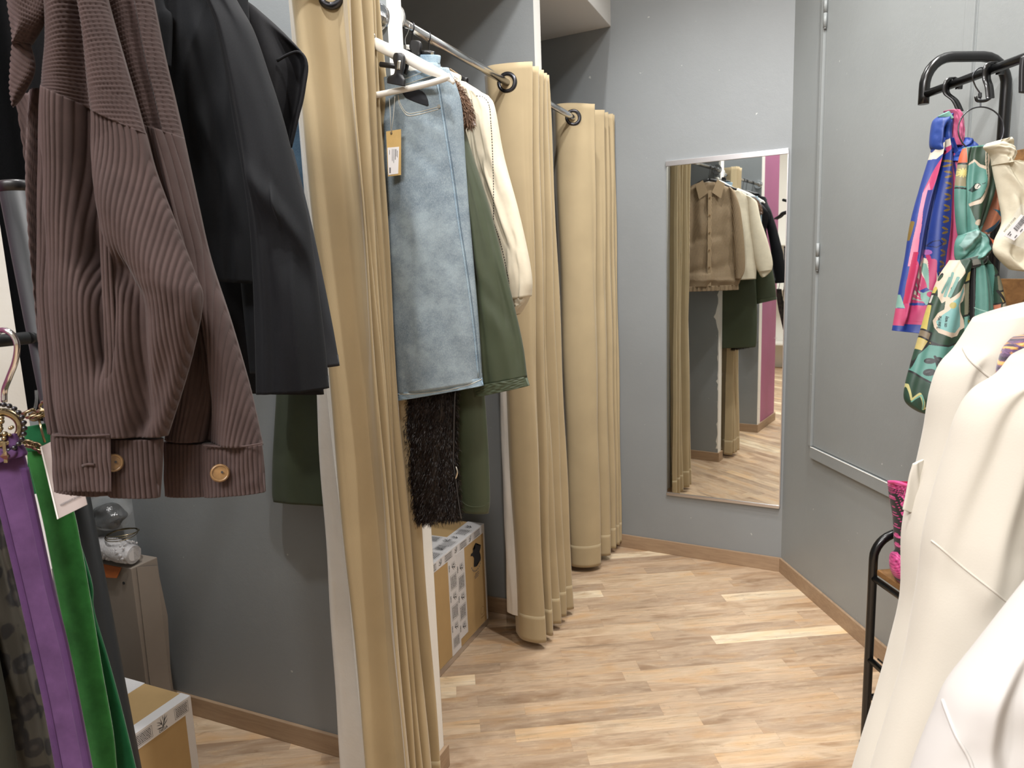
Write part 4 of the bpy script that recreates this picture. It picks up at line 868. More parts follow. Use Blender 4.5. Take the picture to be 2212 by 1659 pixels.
text('brand_print', 'FREEMANTPORTER', at_d(131, 1094, DT-.0012), ux, uy, .0034, MT['greyink'], st_, .0001, squeeze=.80)
quad('logo', [(146, 1066), (156, 1061), (153, 1071)], lambda a, b: at_d(a, b, DT-.0008), .0002, MT['ink'], st_, AF)
tg2 = thing('swing_tag', 'narrow pale tag edge showing between the purple and green belts', 'tag', at_d(104, 1235, .785))
quad('card', [(72, 1068), (82, 1066), (112, 1228), (103, 1236)], lambda a, b: at_d(a, b, .785), .0009, MT['label'], tg2, AF)
quad('print', [(83, 1130), (86, 1128), (90, 1150), (87, 1152)], lambda a, b: at_d(a, b, .7845), .0002, MT['ink'], tg2, AF)
ph = thing('plastic_hook', 'small clear plastic hook behind the chain, above the green belt', 'hook', at_d(72, 893, .78))
tube('hook', [at_d(*p) for p in ((78, 843, .78), (79, 862, .78), (76, 880, .78), (68, 892, .78), (60, 889, .78))], .0016, MT['film'], ph, smooth_n=20, res=8)
lp = thing('dress', 'dark leopard-print cloth hanging at the lower left behind the purple belt', 'dress', at_d(60, 1740, .82))
loft('skirt', [(-60, 1080, 30, 1080), (-60, 1200, 40, 1200), (-40, 1400, 90, 1400), (-10, 1540, 120, 1540), (30, 1740, 165, 1740)], MT['leopard'], lp, .03, 40, 80, add(ridges([(.2, 0, .35, 1, .08, .008), (.7, 0, .75, 1, .1, -.008)]), wrinkle(90, .003)), d=.82)
tube('side_seam', [at_d(*p) for p in ((-8, 1380, .803), (6, 1480, .803), (22, 1570, .803), (40, 1680, .803))], .001, MT['ink'], lp, res=6)
tube('hanging_strap', [at_d(-20, 1090, .82), at_d(-34, 900, .79), at_d(-45, 735, .705)], .0025, MT['ink'], lp, smooth_n=20, res=8)
ol = thing('trousers', 'dark olive cloth at the bottom left corner, in front of the leopard print', 'trousers', at_d(0, 1740, .79))
loft('leg', [(-90, 1330, -30, 1330), (-80, 1450, 2, 1470), (-70, 1560, 20, 1570), (-60, 1740, 44, 1740)], mat('dark_olive_cloth', '25251a', .85, var=(30, .12), bump=(300, .2)), ol, .03, 30, 60, wrinkle(91, .003), d=.785)

tube('hanging_strap', [at_d(-58, 1345, .785), at_d(-62, 1000, .76), at_d(-55, 735, .70)], .0025, MT['ink'], ol, smooth_n=20, res=8)

# ================================================================ CARTONS AND PACKAGING
def flat(bm, pts): 
    f = bm.faces.new([bm.verts.new(tuple(float(c) for c in p)) for p in pts])
def strip(name, P, ux, uy, w, h, nrm, m, par, lift=.0008, th=.0006):
    """thin patch on a face: corner P, in-plane axes ux,uy"""
    P, ux, uy, nrm = [np.asarray(q, float) for q in (P, ux, uy, nrm)]; ux = ux/np.linalg.norm(ux); uy = uy/np.linalg.norm(uy); nrm = nrm/np.linalg.norm(nrm)
    return obox(name, P+nrm*(lift-th), ux*w, uy*h, nrm*th, m, par)
def fern(bm, c, ux, uy, s):
    """the branching plant mark printed on the tape"""
    for x0, y0, x1, y1, w in ((0, -.9, .55, .95, .16), (0, -.9, -.35, .9, .10), (-.10, -.35, -.62, .35, .10), (.26, .0, .92, .62, .10), (.02, -.75, .95, .05, .12), (-.05, -.8, -1.0, -.55, .16), (-.25, -.25, -1.0, -.05, .08), (.12, .2, .12, 1.0, .08), (-.45, .1, -.95, .45, .07)):
        a, b = np.array([x0, y0]), np.array([x1, y1]); d = (b-a)/np.linalg.norm(b-a); n = np.array([-d[1], d[0]])*w*.55
        flat(bm, [c+s*(ux*q[0]+uy*q[1]) for q in (a-n*.5, a+n*.5, (a+b)/2+n, b, (a+b)/2-n)])
def panel(bm, c, ux, uy, w, h, lines, g, t=.0011):
    """framed block of small print lines"""
    for a, b in (((-w/2, -h/2), (w/2, -h/2)), ((-w/2, h/2), (w/2, h/2)), ((-w/2, -h/2), (-w/2, h/2)), ((w/2, -h/2), (w/2, h/2))):
        a, b = np.array(a), np.array(b); d = (b-a)/np.linalg.norm(b-a); n = np.array([-d[1], d[0]])*t/2
        flat(bm, [c+ux*q[0]+uy*q[1] for q in (a-n, b-n, b+n, a+n)])
    for k in range(lines):
        y = h*(.36-.72*k/max(1, lines-1)); x = -w*.42
        while x < w*.40:
            l = g.uniform(.04, .15)*w; x1 = min(x+l, w*.43); hh = h*.20/max(2, lines)
            flat(bm, [c+ux*q[0]+uy*q[1] for q in ((x, y-hh), (x1, y-hh), (x1, y+hh), (x, y+hh))]); x = x1+w*.018
def tape_print(name, P, ux, uy, L, w, nrm, par, seed, phase=0.0, lift=.0012, words=True):
    """plant marks and print panels repeating along a strip of tape, running along ux, strip width w along uy"""
    P, ux, uy, nrm = [np.asarray(q, float) for q in (P, ux, uy, nrm)]; g = np.random.default_rng(seed); bm = bmesh.new(); x = phase; k = 0
    ux = ux/np.linalg.norm(ux); uy = uy/np.linalg.norm(uy); nrm = nrm/np.linalg.norm(nrm)
    while x < L-.02:
        c = P+nrm*lift+uy*w*.5+ux*x
        if k % 2 == 0: 
            if x > .012: fern(bm, c+uy*w*.10, ux, uy, min(.019, w*.42))
            x += .062
        else:
            if x+.035 < L: panel(bm, c, ux, uy, min(.058, L-x), w*.70, 6 if w > .04 else 4, g, .0008)
            x += .062
        k += 1
    o = bm_obj(name, bm, MT['ink'], par)
    if words:
        x = phase; k = 0
        while x < L-.03:
            if k % 2 == 0 and x > .02: text('brand_print', 'DIEGA', P+nrm*lift+uy*w*.06+ux*(x), ux, uy, min(.011, w*.24), MT['ink'], par, .0001, 'CENTER', .85)
            x += .062; k += 1
    return o
# near carton
HB = .35
b1c = np.array([-1.588, 1.292, 0]); bx1 = thing('cardboard_box', 'low cardboard box with white printed packing tape, on the floor of the nearest cubicle', 'box', (-1.77, 1.05, 0), 'cardboard boxes in the cubicles')
X0, X1, Y0, Y1 = -1.97, -1.588, .80, 1.292
box('carton', (X0, Y0, .001), (X1, Y1, HB), MT['cardboard'], bx1, .004)
tp1 = obox('edge_tape', (X1-.002, Y0-.001, HB-.047), (.0032, 0, 0), (0, Y1-Y0+.002, 0), (0, 0, .048), MT['tape'], bx1, .0012)
obox('edge_tape', (X1-.035, Y0-.001, HB-.001), (.036, 0, 0), (0, Y1-Y0+.002, 0), (0, 0, .0018), MT['tape'], bx1, .0006)
obox('edge_tape', (X1-.002, Y1-.022, .002), (.0034, 0, 0), (0, .0235, 0), (0, 0, HB-.003), MT['tape'], bx1, .0008)
obox('edge_tape', (X1-.05, Y1-.0008, .002), (.05, 0, 0), (0, .002, 0), (0, 0, HB-.003), MT['tape'], bx1, .0006)
cx_ = (X0+X1)/2
tp2 = obox('top_tape', (X0+.12, Y0, HB-.0002), (.085, 0, 0), (0, Y1-Y0, 0), (0, 0, .0012), MT['tape'], bx1, .0004)
tape_print('tape_print', (X1+.0003, Y1-.26, HB-.046), (0, 1, 0), (0, 0, 1), 0.272, .046, (1, 0, 0), tp1, 1, .041, lift=.0014)
bm = bmesh.new()
tape_print('tape_print', (X0+.205, Y0, HB+.0002), (0, 1, 0), (-1, 0, 0), Y1-Y0, .085, (0, 0, 1), tp2, 2, .04, lift=.0013)
# taller carton in the next cubicle
HB2 = .452
bx2 = thing('cardboard_box', 'tall cardboard box wrapped in white printed tape, standing behind the white post', 'box', (-1.44, 2.22, 0), 'cardboard boxes in the cubicles')
X0, X1, Y0, Y1 = -1.64, -1.256, 1.93, 2.535
box('carton', (X0, Y0, .001), (X1, Y1, HB2), MT['cardboard'], bx2, .004)
e1_ = obox('edge_tape', (X1-.002, Y0, HB2-.036), (.0034, 0, 0), (0, Y1-Y0, 0), (0, 0, .037), MT['tape'], bx2, .0012)
e2_ = obox('edge_tape', (X1-.075, Y0, HB2-.001), (.076, 0, 0), (0, Y1-Y0, 0), (0, 0, .0022), MT['tape'], bx2, .0008)
obox('edge_tape', (X1-.002, Y1-.012, .002), (.0029, 0, 0), (0, .0131, 0), (0, 0, HB2-.003), MT['tape'], bx2, .0008)
obox('edge_tape', (X1-.002, Y0, .002), (.0038, 0, 0), (0, Y1-Y0, 0), (0, 0, .024), MT['alu'], bx2, .0008)
Ym = (2.168+Y1)/2-.070
sd1 = obox('side_tape', (X1-.001, Ym-.072, .024), (.0022, 0, 0), (0, .075, 0), (0, 0, HB2-.06), MT['tape'], bx2, .0006)
sd2 = obox('side_tape', (X1-.001, Ym-.008, .06), (.0030, 0, 0), (0, .072, .0), (0, 0, HB2-.094), MT['tape'], bx2, .0006)
tt = obox('top_tape', (X0, Ym-.075, HB2+.0002), (X1-X0-.002, 0, 0), (0, .14, 0), (0, 0, .0016), MT['tape'], bx2, .0005)
tape_print('tape_print', (X1+.0003, Y0, HB2-.035), (0, 1, 0), (0, 0, 1), Y1-Y0, .035, (1, 0, 0), e1_, 3, .10, lift=.0016, words=False)
tape_print('tape_print', (X1, Y0, HB2+.0002), (0, 1, 0), (-1, 0, 0), Y1-Y0, .074, (0, 0, 1), e2_, 4, .05, lift=.0016, words=False)
tape_print('tape_print', (X1+.0002, Ym-.071, HB2-.04), (0, 0, -1), (0, 1, 0), HB2-.07, .074, (1, 0, 0), sd1, 5, .03, lift=.0014)
tape_print('tape_print', (X1+.0010, Ym-.007, HB2-.04), (0, 0, -1), (0, 1, 0), HB2-.10, .071, (1, 0, 0), sd2, 6, .06, lift=.0016)
tape_print('tape_print', (X0, Ym-.075, HB2+.0012), (1, 0, 0), (0, 1, 0), X1-X0, .07, (0, 0, 1), tt, 7, .03, lift=.0014, words=False)
tape_print('tape_print', (X0, Ym-.005, HB2+.0012), (1, 0, 0), (0, 1, 0), X1-X0, .07, (0, 0, 1), tt, 8, .08, lift=.0014, words=False)
# printed map of France with caption lines, on the upper far corner of the box
FR = [(.48, 1.0), (.56, .97), (.60, .88), (.70, .84), (.80, .77), (.97, .72), (.92, .60), (.82, .50), (.80, .44), (.88, .38), (.86, .28), (.92, .16), (.80, .08), (.68, .10), (.56, .06), (.54, -.02), (.40, .0), (.24, .06), (.28, .25), (.30, .42), (.22, .52), (.14, .58), (.0, .62), (.04, .70), (.18, .70), (.24, .74), (.22, .84), (.30, .82), (.34, .76), (.42, .82), (.44, .92)]
mp = np.array([X1+.0010, Y1-.088, HB2-.105]); sc = .100
bm = bmesh.new(); f = bm.faces.new([bm.verts.new((mp[0], mp[1]+(x-.47)*sc, mp[2]+(y-.48)*sc)) for x, y in FR]); bmesh.ops.triangulate(bm, faces=[f]); mpo = bm_obj('map_print', bm, MT['ink'], bx2)
bm = bmesh.new()
for k in range(9):
    a = math.radians(200+k*17.5); c = np.array([mp[0], mp[1]+.044*math.cos(a), mp[2]-.026+.040*math.sin(a)]); t_ = np.array([0, -math.sin(a), math.cos(a)])*.0034; r_ = np.array([0, math.cos(a), math.sin(a)])*.0028
    flat(bm, [c-t_-r_, c+t_-r_, c+t_+r_, c-t_+r_])
for k, w_ in ((0, .026), (1, .040), (2, .034)):
    z = mp[2]-.080-k*.008; x = -w_/2
    while x < w_/2:
        l = .004+.003*((k*7+int(x*900)) % 3); flat(bm, [(mp[0], mp[1]+a, b) for a, b in ((x, z), (x+l, z), (x+l, z+.003), (x, z+.003))]); x += l+.0016
bm_obj('caption_print', bm, MT['greyink'], mpo)
bm = bmesh.new()
for k in range(16):
    a0, a1 = 2*math.pi*k/16, 2*math.pi*(k+.8)/16; c = (X1+.0004, Y1-.05, .085)
    flat(bm, [(c[0], c[1]+r_*math.cos(a), c[2]+r_*math.sin(a)) for r_, a in ((.016, a0), (.016, a1), (.0175, a1), (.0175, a0))])
flat(bm, [(X1+.0004, Y1-.066, .055), (X1+.0004, Y1-.034, .055), (X1+.0004, Y1-.034, .0575), (X1+.0004, Y1-.066, .0575)]); bm_obj('handling_mark', bm, mat('brown_ink', '6d4e2e', .8, bump=(50, .02)), bx2)
# pale carton in the corner with its packaging
pc = thing('carton', 'tall pale flat carton standing in the corner of the nearest cubicle, under bubble wrap', 'box', (-2.06, 1.52, 0))
box('panel', (-2.146, 1.462, .001), (-1.992, 1.56, .60), MT['board'], pc, .003)
quad('side_flap', [(-1.988, 1.478, .60), (-1.984, 1.548, .575), (-1.968, 1.552, .40), (-1.985, 1.54, .05), (-1.988, 1.47, .05)], lambda *p: p, .002, MT['board'], pc, (1, 0, 0))
disc('hole', (-2.035, 1.4615, .545), (0, 1, 0), .005, .002, MT['ink'], pc, 16)
quad('top_flap', [(-2.146, 1.456, .601), (-2.03, 1.456, .601), (-2.05, 1.45, .565), (-2.146, 1.45, .555)], lambda *p: p, .002, MT['red'], pc, (0, 1, 0))
bw_ = thing('bubble_wrap', 'crumpled roll of bubble wrap lying on top of the pale carton', 'packaging', (-2.06, 1.50, .61))
def crumple(name, c, rx, ry, rz, m, par, seed, amp=.18, n=48):
    g = wrinkle(seed, 1, 3, 3, 9); th = np.linspace(0, np.pi, n); ph = np.linspace(0, 2*np.pi, 2*n, endpoint=False); T, Pp = np.meshgrid(th, ph, indexing='ij')
    r = 1+amp*g(T/np.pi, Pp/(2*np.pi))*np.sin(T); V = np.stack([c[0]+rx*r*np.sin(T)*np.cos(Pp), c[1]+ry*r*np.sin(T)*np.sin(Pp), c[2]+rz*r*np.cos(T)], -1)
    return link(name, mesh_np(name, V, grid_faces(n, 2*n, True)), m, par)
P = [(-2.148, 1.48, .655), (-2.10, 1.475, .652), (-2.04, 1.475, .645), (-1.995, 1.48, .640)]
tube('roll', P, [.030, .034, .036, .030], MT['bubble'], bw_, smooth_n=40, res=28)
tube('roll_core', P, [.020, .024, .024, .020], MT['label'], bw_, smooth_n=20, res=20)
bm = bmesh.new(); g = np.random.default_rng(2)
for k in range(240):
    a = g.uniform(0, 6.28); x = g.uniform(-2.145, -2.0); c = (x, 1.477+.034*math.cos(a), .648+.034*math.sin(a)); bmesh.ops.create_icosphere(bm, subdivisions=1, radius=.0042, matrix=Matrix.Translation(c))
bm_obj('bubbles', bm, MT['bubble'], bw_, True)
bg = thing('plastic_bag', 'black item wrapped in clear film, above the bubble wrap against the grey wall', 'bag', (-2.08, 1.50, .70))
crumple('black_bundle', (-2.115, 1.50, .752), .055, .045, .042, MT['bin_bag'], bg, 4, .22)
crumple('clear_film', (-2.10, 1.495, .770), .080, .052, .062, MT['film'], bg, 6, .35)
gr_ = thing('wire_ring', 'thin gold wire ring resting between the bubble wrap and the black bag', 'ring', (-2.05, 1.48, .69))
for k in range(3):
    a = np.linspace(0, 2*np.pi, 40, endpoint=False); cc = np.array([-2.055+.004*k, 1.49, .697+.004*k]); P = cc+np.stack([.052*np.cos(a), .045*np.sin(a), .006*np.sin(a+k)], 1)
    tube('wire', P, .0013, MT['gold'], gr_, closed=True, res=8)

# ================================================================ HALL STAND AT THE RIGHT
fl = np.array([.182, 2.225]); WI = -NR; AL = TR           # toward the wall, along the wall
def hs(s, a, z): q = fl+WI*s+AL*a; return np.array([q[0], q[1], z])
hall = thing('coat_stand', 'black tube coat stand with rustic wood seat and back boards, against the right grey wall', 'coat stand', hs(.16, .36, 0))
BMt = MT['black_metal']; LEN = .74; SZ, LZ = .575, .69
def arc(c, e1, e2, r, a0, a1, n=8): return [c+e1*r*math.cos(a)+e2*r*math.sin(a) for a in np.linspace(a0, a1, n)]
wi3 = np.array([*WI, 0]); al3 = np.array([*AL, 0]); up3 = np.array([0, 0, 1.])
for a in (0, LEN):
    P = [hs(0, a, .03), hs(0, a, .25), hs(0, a, .50)]+arc(hs(.075, a, LZ-.075), -wi3, up3, .075, 0, math.pi/2)+[hs(.2, a, LZ), hs(.31, a, LZ)]
    tube('front_leg', P, .0125, BMt, hall, smooth_n=70, res=20)
    P = [hs(.315, a, .02), hs(.315, a, .7), hs(.315, a, 1.4), hs(.315, a, 1.86)]+arc(hs(.24, a, 1.945), wi3, up3, .075, 0, math.pi/2)+[hs(.19, a, 2.02)]+arc(hs(.155, a, 1.945), up3, -wi3, .075, 0, math.pi/2)+[hs(.08, a, 1.90)]
    tube('back_post', P, .0135, BMt, hall, smooth_n=130, res=20)
    tube('side_rail', [hs(0, a, .165), hs(.315, a, .165)], .0095, BMt, hall, res=14)
    for s in (0, .315):
        disc('foot', hs(s, a, .008), (0, 0, 1), .016, .014, MT['black_plastic'], hall, 20, .003)
        tube('foot_stem', [hs(s, a, .012), hs(s, a, .035)], .006, MT['black_plastic'], hall, res=10)
tube('front_rail', [hs(0, 0, .295), hs(0, LEN, .295)], .0095, BMt, hall, res=14)
tube('front_rail', [hs(0, 0, .085), hs(0, LEN, .085)], .0095, BMt, hall, res=14)
for k in range(5): tube('shelf_wire', [hs(.03+.06*k, .0, .29), hs(.03+.06*k, LEN, .29)], .003, BMt, hall, res=8)
tube('seat_rail', [hs(0, 0, SZ-.018), hs(0, LEN, SZ-.018)], .0095, BMt, hall, res=14)
tube('seat_rail', [hs(.31, 0, SZ-.018), hs(.31, LEN, SZ-.018)], .0095, BMt, hall, res=14)
obox('seat', hs(.005, .012, SZ-.006), wi3*.30, al3*(LEN-.024), up3*.017, MT['rustic'], hall, .0015)
tube('hanging_rail', [hs(.082, 0, 1.925), hs(.082, LEN, 1.925)], .0105, BMt, hall, res=18)
for z0, z1 in ((1.665, 1.765), (1.335, 1.428)): obox('back_board', hs(.299, .0, z0), wi3*.014, al3*LEN, up3*(z1-z0), MT['rustic'], hall, .0015)
nl = hs(.296, .03, 1.72)
RAILQ = hs(.082, 0, 1.925)
def rail_at(px):
    """point on the hanging rail seen at column px"""
    best = None
    for a in np.linspace(0, LEN, 300):
        q = hs(.082, a, 1.925); d = q-EYE; x = CX+F*(d@AR)/(d@AF)
        if best is None or abs(x-px) < best[0]: best = (abs(x-px), q, a, d@AF)
    return best[1], best[3]
def strap_path(name, pts, w, th, m, par, wdir):
    """flat bent strip along pts"""
    P = cr(np.array(pts, float), 60); wdir = np.asarray(wdir, float); wdir /= np.linalg.norm(wdir); T = np.gradient(P, axis=0); T /= np.linalg.norm(T, axis=1)[:, None]; N = np.cross(T, wdir); N /= np.linalg.norm(N, axis=1)[:, None]
    G = np.stack([P+wdir*w/2+N*th/2, P-wdir*w/2+N*th/2, P-wdir*w/2-N*th/2, P+wdir*w/2-N*th/2], 1)
    return link(name, mesh_np(name, G, np.vstack([grid_faces(60, 4, True), [[0, 1, 2, 3], [236, 239, 238, 237]]]), smooth=False), m, par)
def s_hook(label, px_top, low, w=.014, tilt=0):
    q, d = rail_at(px_top); t = thing('s_hook', label, 'hook', q, 'flat black hooks on the hanging rail')
    lowp = at_d(*low, d-.01); back = at_d(low[0]-26 if tilt == 0 else low[0]+16, low[1]-8, d-.03)
    side = AR-up3*(AR@up3)
    P = [q-up3*.012+wi3*.018, q+up3*.004+wi3*.017, q+up3*.0165, q-wi3*.0145+up3*.006, q-wi3*.015-up3*.02, (q-wi3*.015)*.4+lowp*.6, lowp]
    strap_path('hook_strip', P, w, .0028, MT['black_metal'], t, side)
    return t, q, lowp, d
h1, q1, l1, d1 = s_hook('flat black hook on the rail, holding the blue and pink scarf', 2058, (2074, 240), .017)
h2, q2, l2, d2 = s_hook('wide flat black hook on the rail beside the ring hanger', 2145, (2139, 212), .019)
tube('hook_end', [l2, l2-AR*.012-AU*.006, l2-AR*.03-AU*.006, l2-AR*.034+AU*.004], .0035, MT['black_metal'], h2, smooth_n=16, res=8)
q3, d3 = rail_at(2117)
rh = thing('ring_hanger', 'thin dark wire ring hanger on the rail, the green printed scarf tied round it', 'hanger', q3)
rc = at_d(2119, 280, d3)
tube('hook', [at_d(2130, 152, d3-.012), at_d(2120, 146, d3-.016), at_d(2108, 152, d3-.016), at_d(2101, 166, d3-.014), at_d(2107, 186, d3-.006), at_d(2117, 202, d3), at_d(2118, 214, d3), at_d(2118, 232, d3)], .0017, MT['wire'], rh, smooth_n=40, res=8)
a_ = np.linspace(0, 2*np.pi, 60, endpoint=False); Rr = 49/F*d3
tube('ring', rc+Rr*(np.cos(a_)[:, None]*AR+np.sin(a_)[:, None]*AU), .0017, MT['wire'], rh, closed=True, res=8)
disc('ferrule', at_d(2117, 206, d3-.002), AU, .004, .012, MT['black_plastic'], rh, 14, .001)
h4, d4 = rail_at(2205)
pk4 = thing('hanger', 'black clip end of a hanger at the right picture edge, on the coat stand rail', 'hanger', h4)
loft('clip', [(2206, 122, 2222, 118), (2203, 150, 2224, 148), (2202, 190, 2226, 190), (2202, 200, 2226, 202)], MT['black_plastic'], pk4, .012, 16, 20, None, d=d4-.04, pw=.3, lip=False)
tube('clip_hook', [h4, at_d(2207, 140, d4-.03)], .003, MT['chrome'], pk4, res=8)

# ---- scarf one
B, PK, PK2, GO, MI = '21409a', 'cf3f76', 'ef8fae', '8f7433', '93c2b4'
def leaf(cx, cy, s=1.0):
    return [('e', GO, (cx-1, cy-4.6*s, 9*s, 2.9*s, 20)), ('e', GO, (cx-1, cy+4.6*s, 9*s, 2.9*s, -16))]
it = []
P_ = lambda c, *pts: it.append(('p', c, list(pts)))
P_(PK, (2041, 300), (2016, 350), (1990, 412), (1980, 455), (1969, 520), (1956, 590), (1946, 650), (1940, 718), (1990, 722), (1990, 640), (1968, 560), (1985, 480), (2000, 415), (2022, 350), (2048, 310))
P_(PK2, (2000, 395), (1988, 418), (1978, 460), (1966, 520), (1956, 575), (1967, 575), (1976, 510), (1988, 450), (1999, 415))
P_('c62058', (1966, 545), (1952, 610), (1944, 655), (1950, 655), (1962, 600), (1972, 545))
P_(B, (2030, 335), (2010, 400), (1996, 470), (1984, 530), (1974, 575), (1960, 640), (2000, 660), (2030, 600), (2040, 500), (2045, 400), (2046, 335))
P_('1b2c86', (1996, 412), (1985, 455), (1976, 510), (1970, 560), (1978, 560), (1990, 500), (2002, 440), (2008, 412))
for k in range(12): it.extend(leaf(2036-2.1*max(0, k-2), 355+24*k, .92))
P_(PK, (2046, 330), (2046, 400), (2040, 500), (2030, 580), (2012, 640), (2000, 700), (2075, 700), (2075, 400), (2066, 345))
P_('e66a9c', (2050, 330), (2058, 400), (2068, 470), (2075, 400), (2066, 345))
it.append(('s', '2a2f86', [(2049, 325), (2057, 380), (2064, 440), (2070, 470)], 1.6))
P_('f3e9d6', (2022, 312), (2012, 330), (2006, 345), (2014, 345), (2028, 325), (2042, 312), (2036, 302))
# shield-like fan print
P_('f3e9d6', (1970, 600), (1962, 640), (1955, 660), (2000, 665), (2010, 600), (2000, 560), (1985, 555), (1975, 575))
for (x0, y0, x1, y1, w, c) in ((1959, 650, 1985, 652, 3.5, PK), (1962, 638, 1985, 648, 3.6, 'd9527f'), (1966, 620, 1986, 643, 4, PK), (1970, 604, 1988, 636, 4.4, PK), (1978, 580, 1992, 634, 5, 'd9527f'), (1990, 572, 1996, 632, 4, MI), (2002, 565, 1999, 630, 6, PK), (1961, 644, 1985, 650, 1.2, MI), (1968, 612, 1986, 640, 1.2, MI)): it.append(('s', c, [(x0, y0), (x1, y1)], w))
P_(B, (1952, 662), (1952, 646+8), (1990, 654), (1990, 657+9)); P_(B, (1956, 645+8), (1992, 645+9), (1990, 659), (1952, 657))
P_(MI, (1981, 632), (1990, 627), (2003, 627), (2006, 640), (2000, 657), (1986, 657), (1980, 645)); it.append(('e', PK, (1995, 635, 6, 6, 0))); P_(B, (1980, 628), (1990, 620), (1994, 626), (1984, 632))
for x, y in ((1983, 558), (1996, 545)): it += [('e', 'c274c4', (x, y, 6, 6, 0)), ('s', PK, [(x+1, y+8), (x+2, y+16)], 2.5)]
it.append(('s', '14215c', [(1988, 492), (1996, 488), (2000, 494), (1990, 508), (1984, 520), (1992, 530), (2008, 535), (2020, 528), (2014, 520), (2004, 522), (1996, 532)], 1.1))
P_(PK, (1952, 659), (2060, 659), (2060, 702), (1936, 699), (1944, 675)); it.append(('s', 'c02a62', [(1944, 692), (2040, 697)], .8))
P_('21409a', (1925, 702), (1948, 699), (2060, 703), (2060, 730), (1920, 730))
P_(B, (2014, 345), (1990, 400), (1970, 480), (1962, 520), (1958, 552), (1950, 600), (1942, 635), (1930, 636), (1930, 600), (1950, 500), (1985, 400), (2008, 345))
P_('8f7433', (1962, 470), (1958, 500), (1953, 520), (1962, 520), (1971, 480)); it.append(('e', 'f3e9d6', (1965, 468, 4, 4, 0))); it.append(('e', 'cf3f76', (1955, 528, 4, 8, 10))); it.append(('e', MI, (1957, 512, 3, 6, 0)))
P_(MI, (1930, 636), (1942, 636), (1946, 665), (1930, 665)); P_('d9527f', (1930, 666), (1946, 666), (1944, 703), (1926, 703))
s1 = thing('scarf', 'blue and pink printed silk scarf hanging from a flat black hook on the coat stand', 'scarf', at_d(1985, 715, d1), 'printed scarves on the coat stand')
SC = MT['scarf']
loft('drape', [(2020, 300, 2052, 300), (2012, 330, 2066, 335), (1990, 400, 2076, 400), (1968, 480, 2078, 480), (1955, 560, 2074, 560), (1942, 630, 2060, 640), (1930, 702, 2040, 706), (1928, 714, 2030, 724)], SC, s1, .045, 260, 420,
     add(ridges([(.2, .02, .12, .9, .05, .010), (.33, .05, .30, .8, .05, -.012), (.5, .0, .48, 1, .10, .010), (.70, 0, .78, .6, .05, -.008), (.85, 0, .95, .6, .06, .008)]), wrinkle(101, .003, 3, 3)), pw=.5, d=d1-.01, paint=painter(B, it))
loft('loop', [(2036, 247, 2056, 248), (2019, 260, 2053, 260), (2013, 284, 2052, 284), (2011, 314, 2056, 316), (2018, 326, 2056, 330)], mat('blue_scarf_silk', '1f3d86', .5, var=(20, .15), bump=(60, .3, .002), sheen=.05), s1, .05, 60, 60, add(ridges([(.5, .45, .55, 1, .1, -.016), (.1, .2, .8, .3, .12, .006), (.25, .4, .2, 1, .1, .006)]), wrinkle(160, .003)), lip=False, d=d1-.012)
loft('loop', [(2041, 239, 2070, 238), (2046, 250, 2078, 252), (2052, 280, 2080, 282), (2056, 314, 2075, 316)], mat('pink_scarf_silk', 'b8587c', .5, var=(20, .1), bump=(60, .3, .002), sheen=.05), s1, .04, 50, 50, add(ridges([(.3, 0, .35, 1, .12, .006)]), wrinkle(161, .003)), lip=False, d=d1-.018)
loft('loop_edge', [(2030, 250, 2046, 241), (2034, 256, 2052, 248), (2046, 262, 2055, 256)], mat('mint_scarf_silk', '74a598', .5, bump=(60, .2, .002)), s1, .03, 20, 20, None, lip=False, d=d1-.026)
loft('knot', [(2084, 297, 2097, 302), (2071, 311, 2107, 318), (2060, 327, 2094, 336), (2056, 348, 2084, 352)], mat('blue_knot_silk', '27479a', .5, var=(20, .15), bump=(60, .3, .002), sheen=.05), s1, .045, 60, 50, add(ridges([(0, .7, .9, .3, .08, .006), (0, .9, 1, .6, .06, -.006), (.2, .5, .9, .0, .06, -.005)]), wrinkle(162, .003)), lip=False, d=d1-.02)

# ---- scarf two
TE, GN, BK, CRM, YE, OR, TA = '64a094', '2c4a35', '1d1d1f', 'ecd9c2', 'd9c56a', 'e5673a', '8b8a72'
top_items = []
def tp_(c, *pts): top_items.append(('p', c, list(pts)))
tp_(GN, (2084, 320), (2150, 318), (2165, 400), (2125, 480), (2100, 500), (2080, 420))
tp_(CRM, (2084, 360), (2096, 345), (2106, 356), (2118, 362), (2124, 380), (2128, 400), (2120, 420), (2106, 440), (2086, 447), (2083, 441), (2104, 432), (2114, 415), (2082, 366))
tp_(TE, (2083, 362), (2096, 351), (2104, 362), (2116, 368), (2120, 384), (2118, 404), (2106, 426), (2086, 441), (2080, 420))
tp_(CRM, (2116, 322), (2132, 318), (2136, 330), (2128, 344), (2122, 360), (2126, 384), (2118, 384), (2114, 350)); it_ = top_items
it_.append(('s', GN, [(2117, 320), (2119, 385)], 1.0))
tp_('1f3b36', (2085, 412), (2096, 398), (2104, 397), (2106, 402), (2100, 412), (2090, 417)); it_.append(('e', 'f4efe2', (2100, 404, 4.6, 6, 30))); it_.append(('s', '1f3b36', [(2100, 407), (2104, 400)], .8)); it_.append(('s', '1f3b36', [(2109, 399), (2113, 397)], .9))
tp_(OR, (2070, 330), (2083, 320), (2082, 352), (2068, 352)); it_.append(('s', BK, [(2066, 353), (2082, 355)], 2))
tp_('a8a080', (2064, 356), (2081, 357), (2080, 404), (2064, 402)); 
for a in range(0, 180, 30): it_.append(('s', 'eee08a', [(2074-9*math.cos(math.radians(a)), 374-9*math.sin(math.radians(a))), (2074+9*math.cos(math.radians(a)), 374+9*math.sin(math.radians(a)))], 1.3))
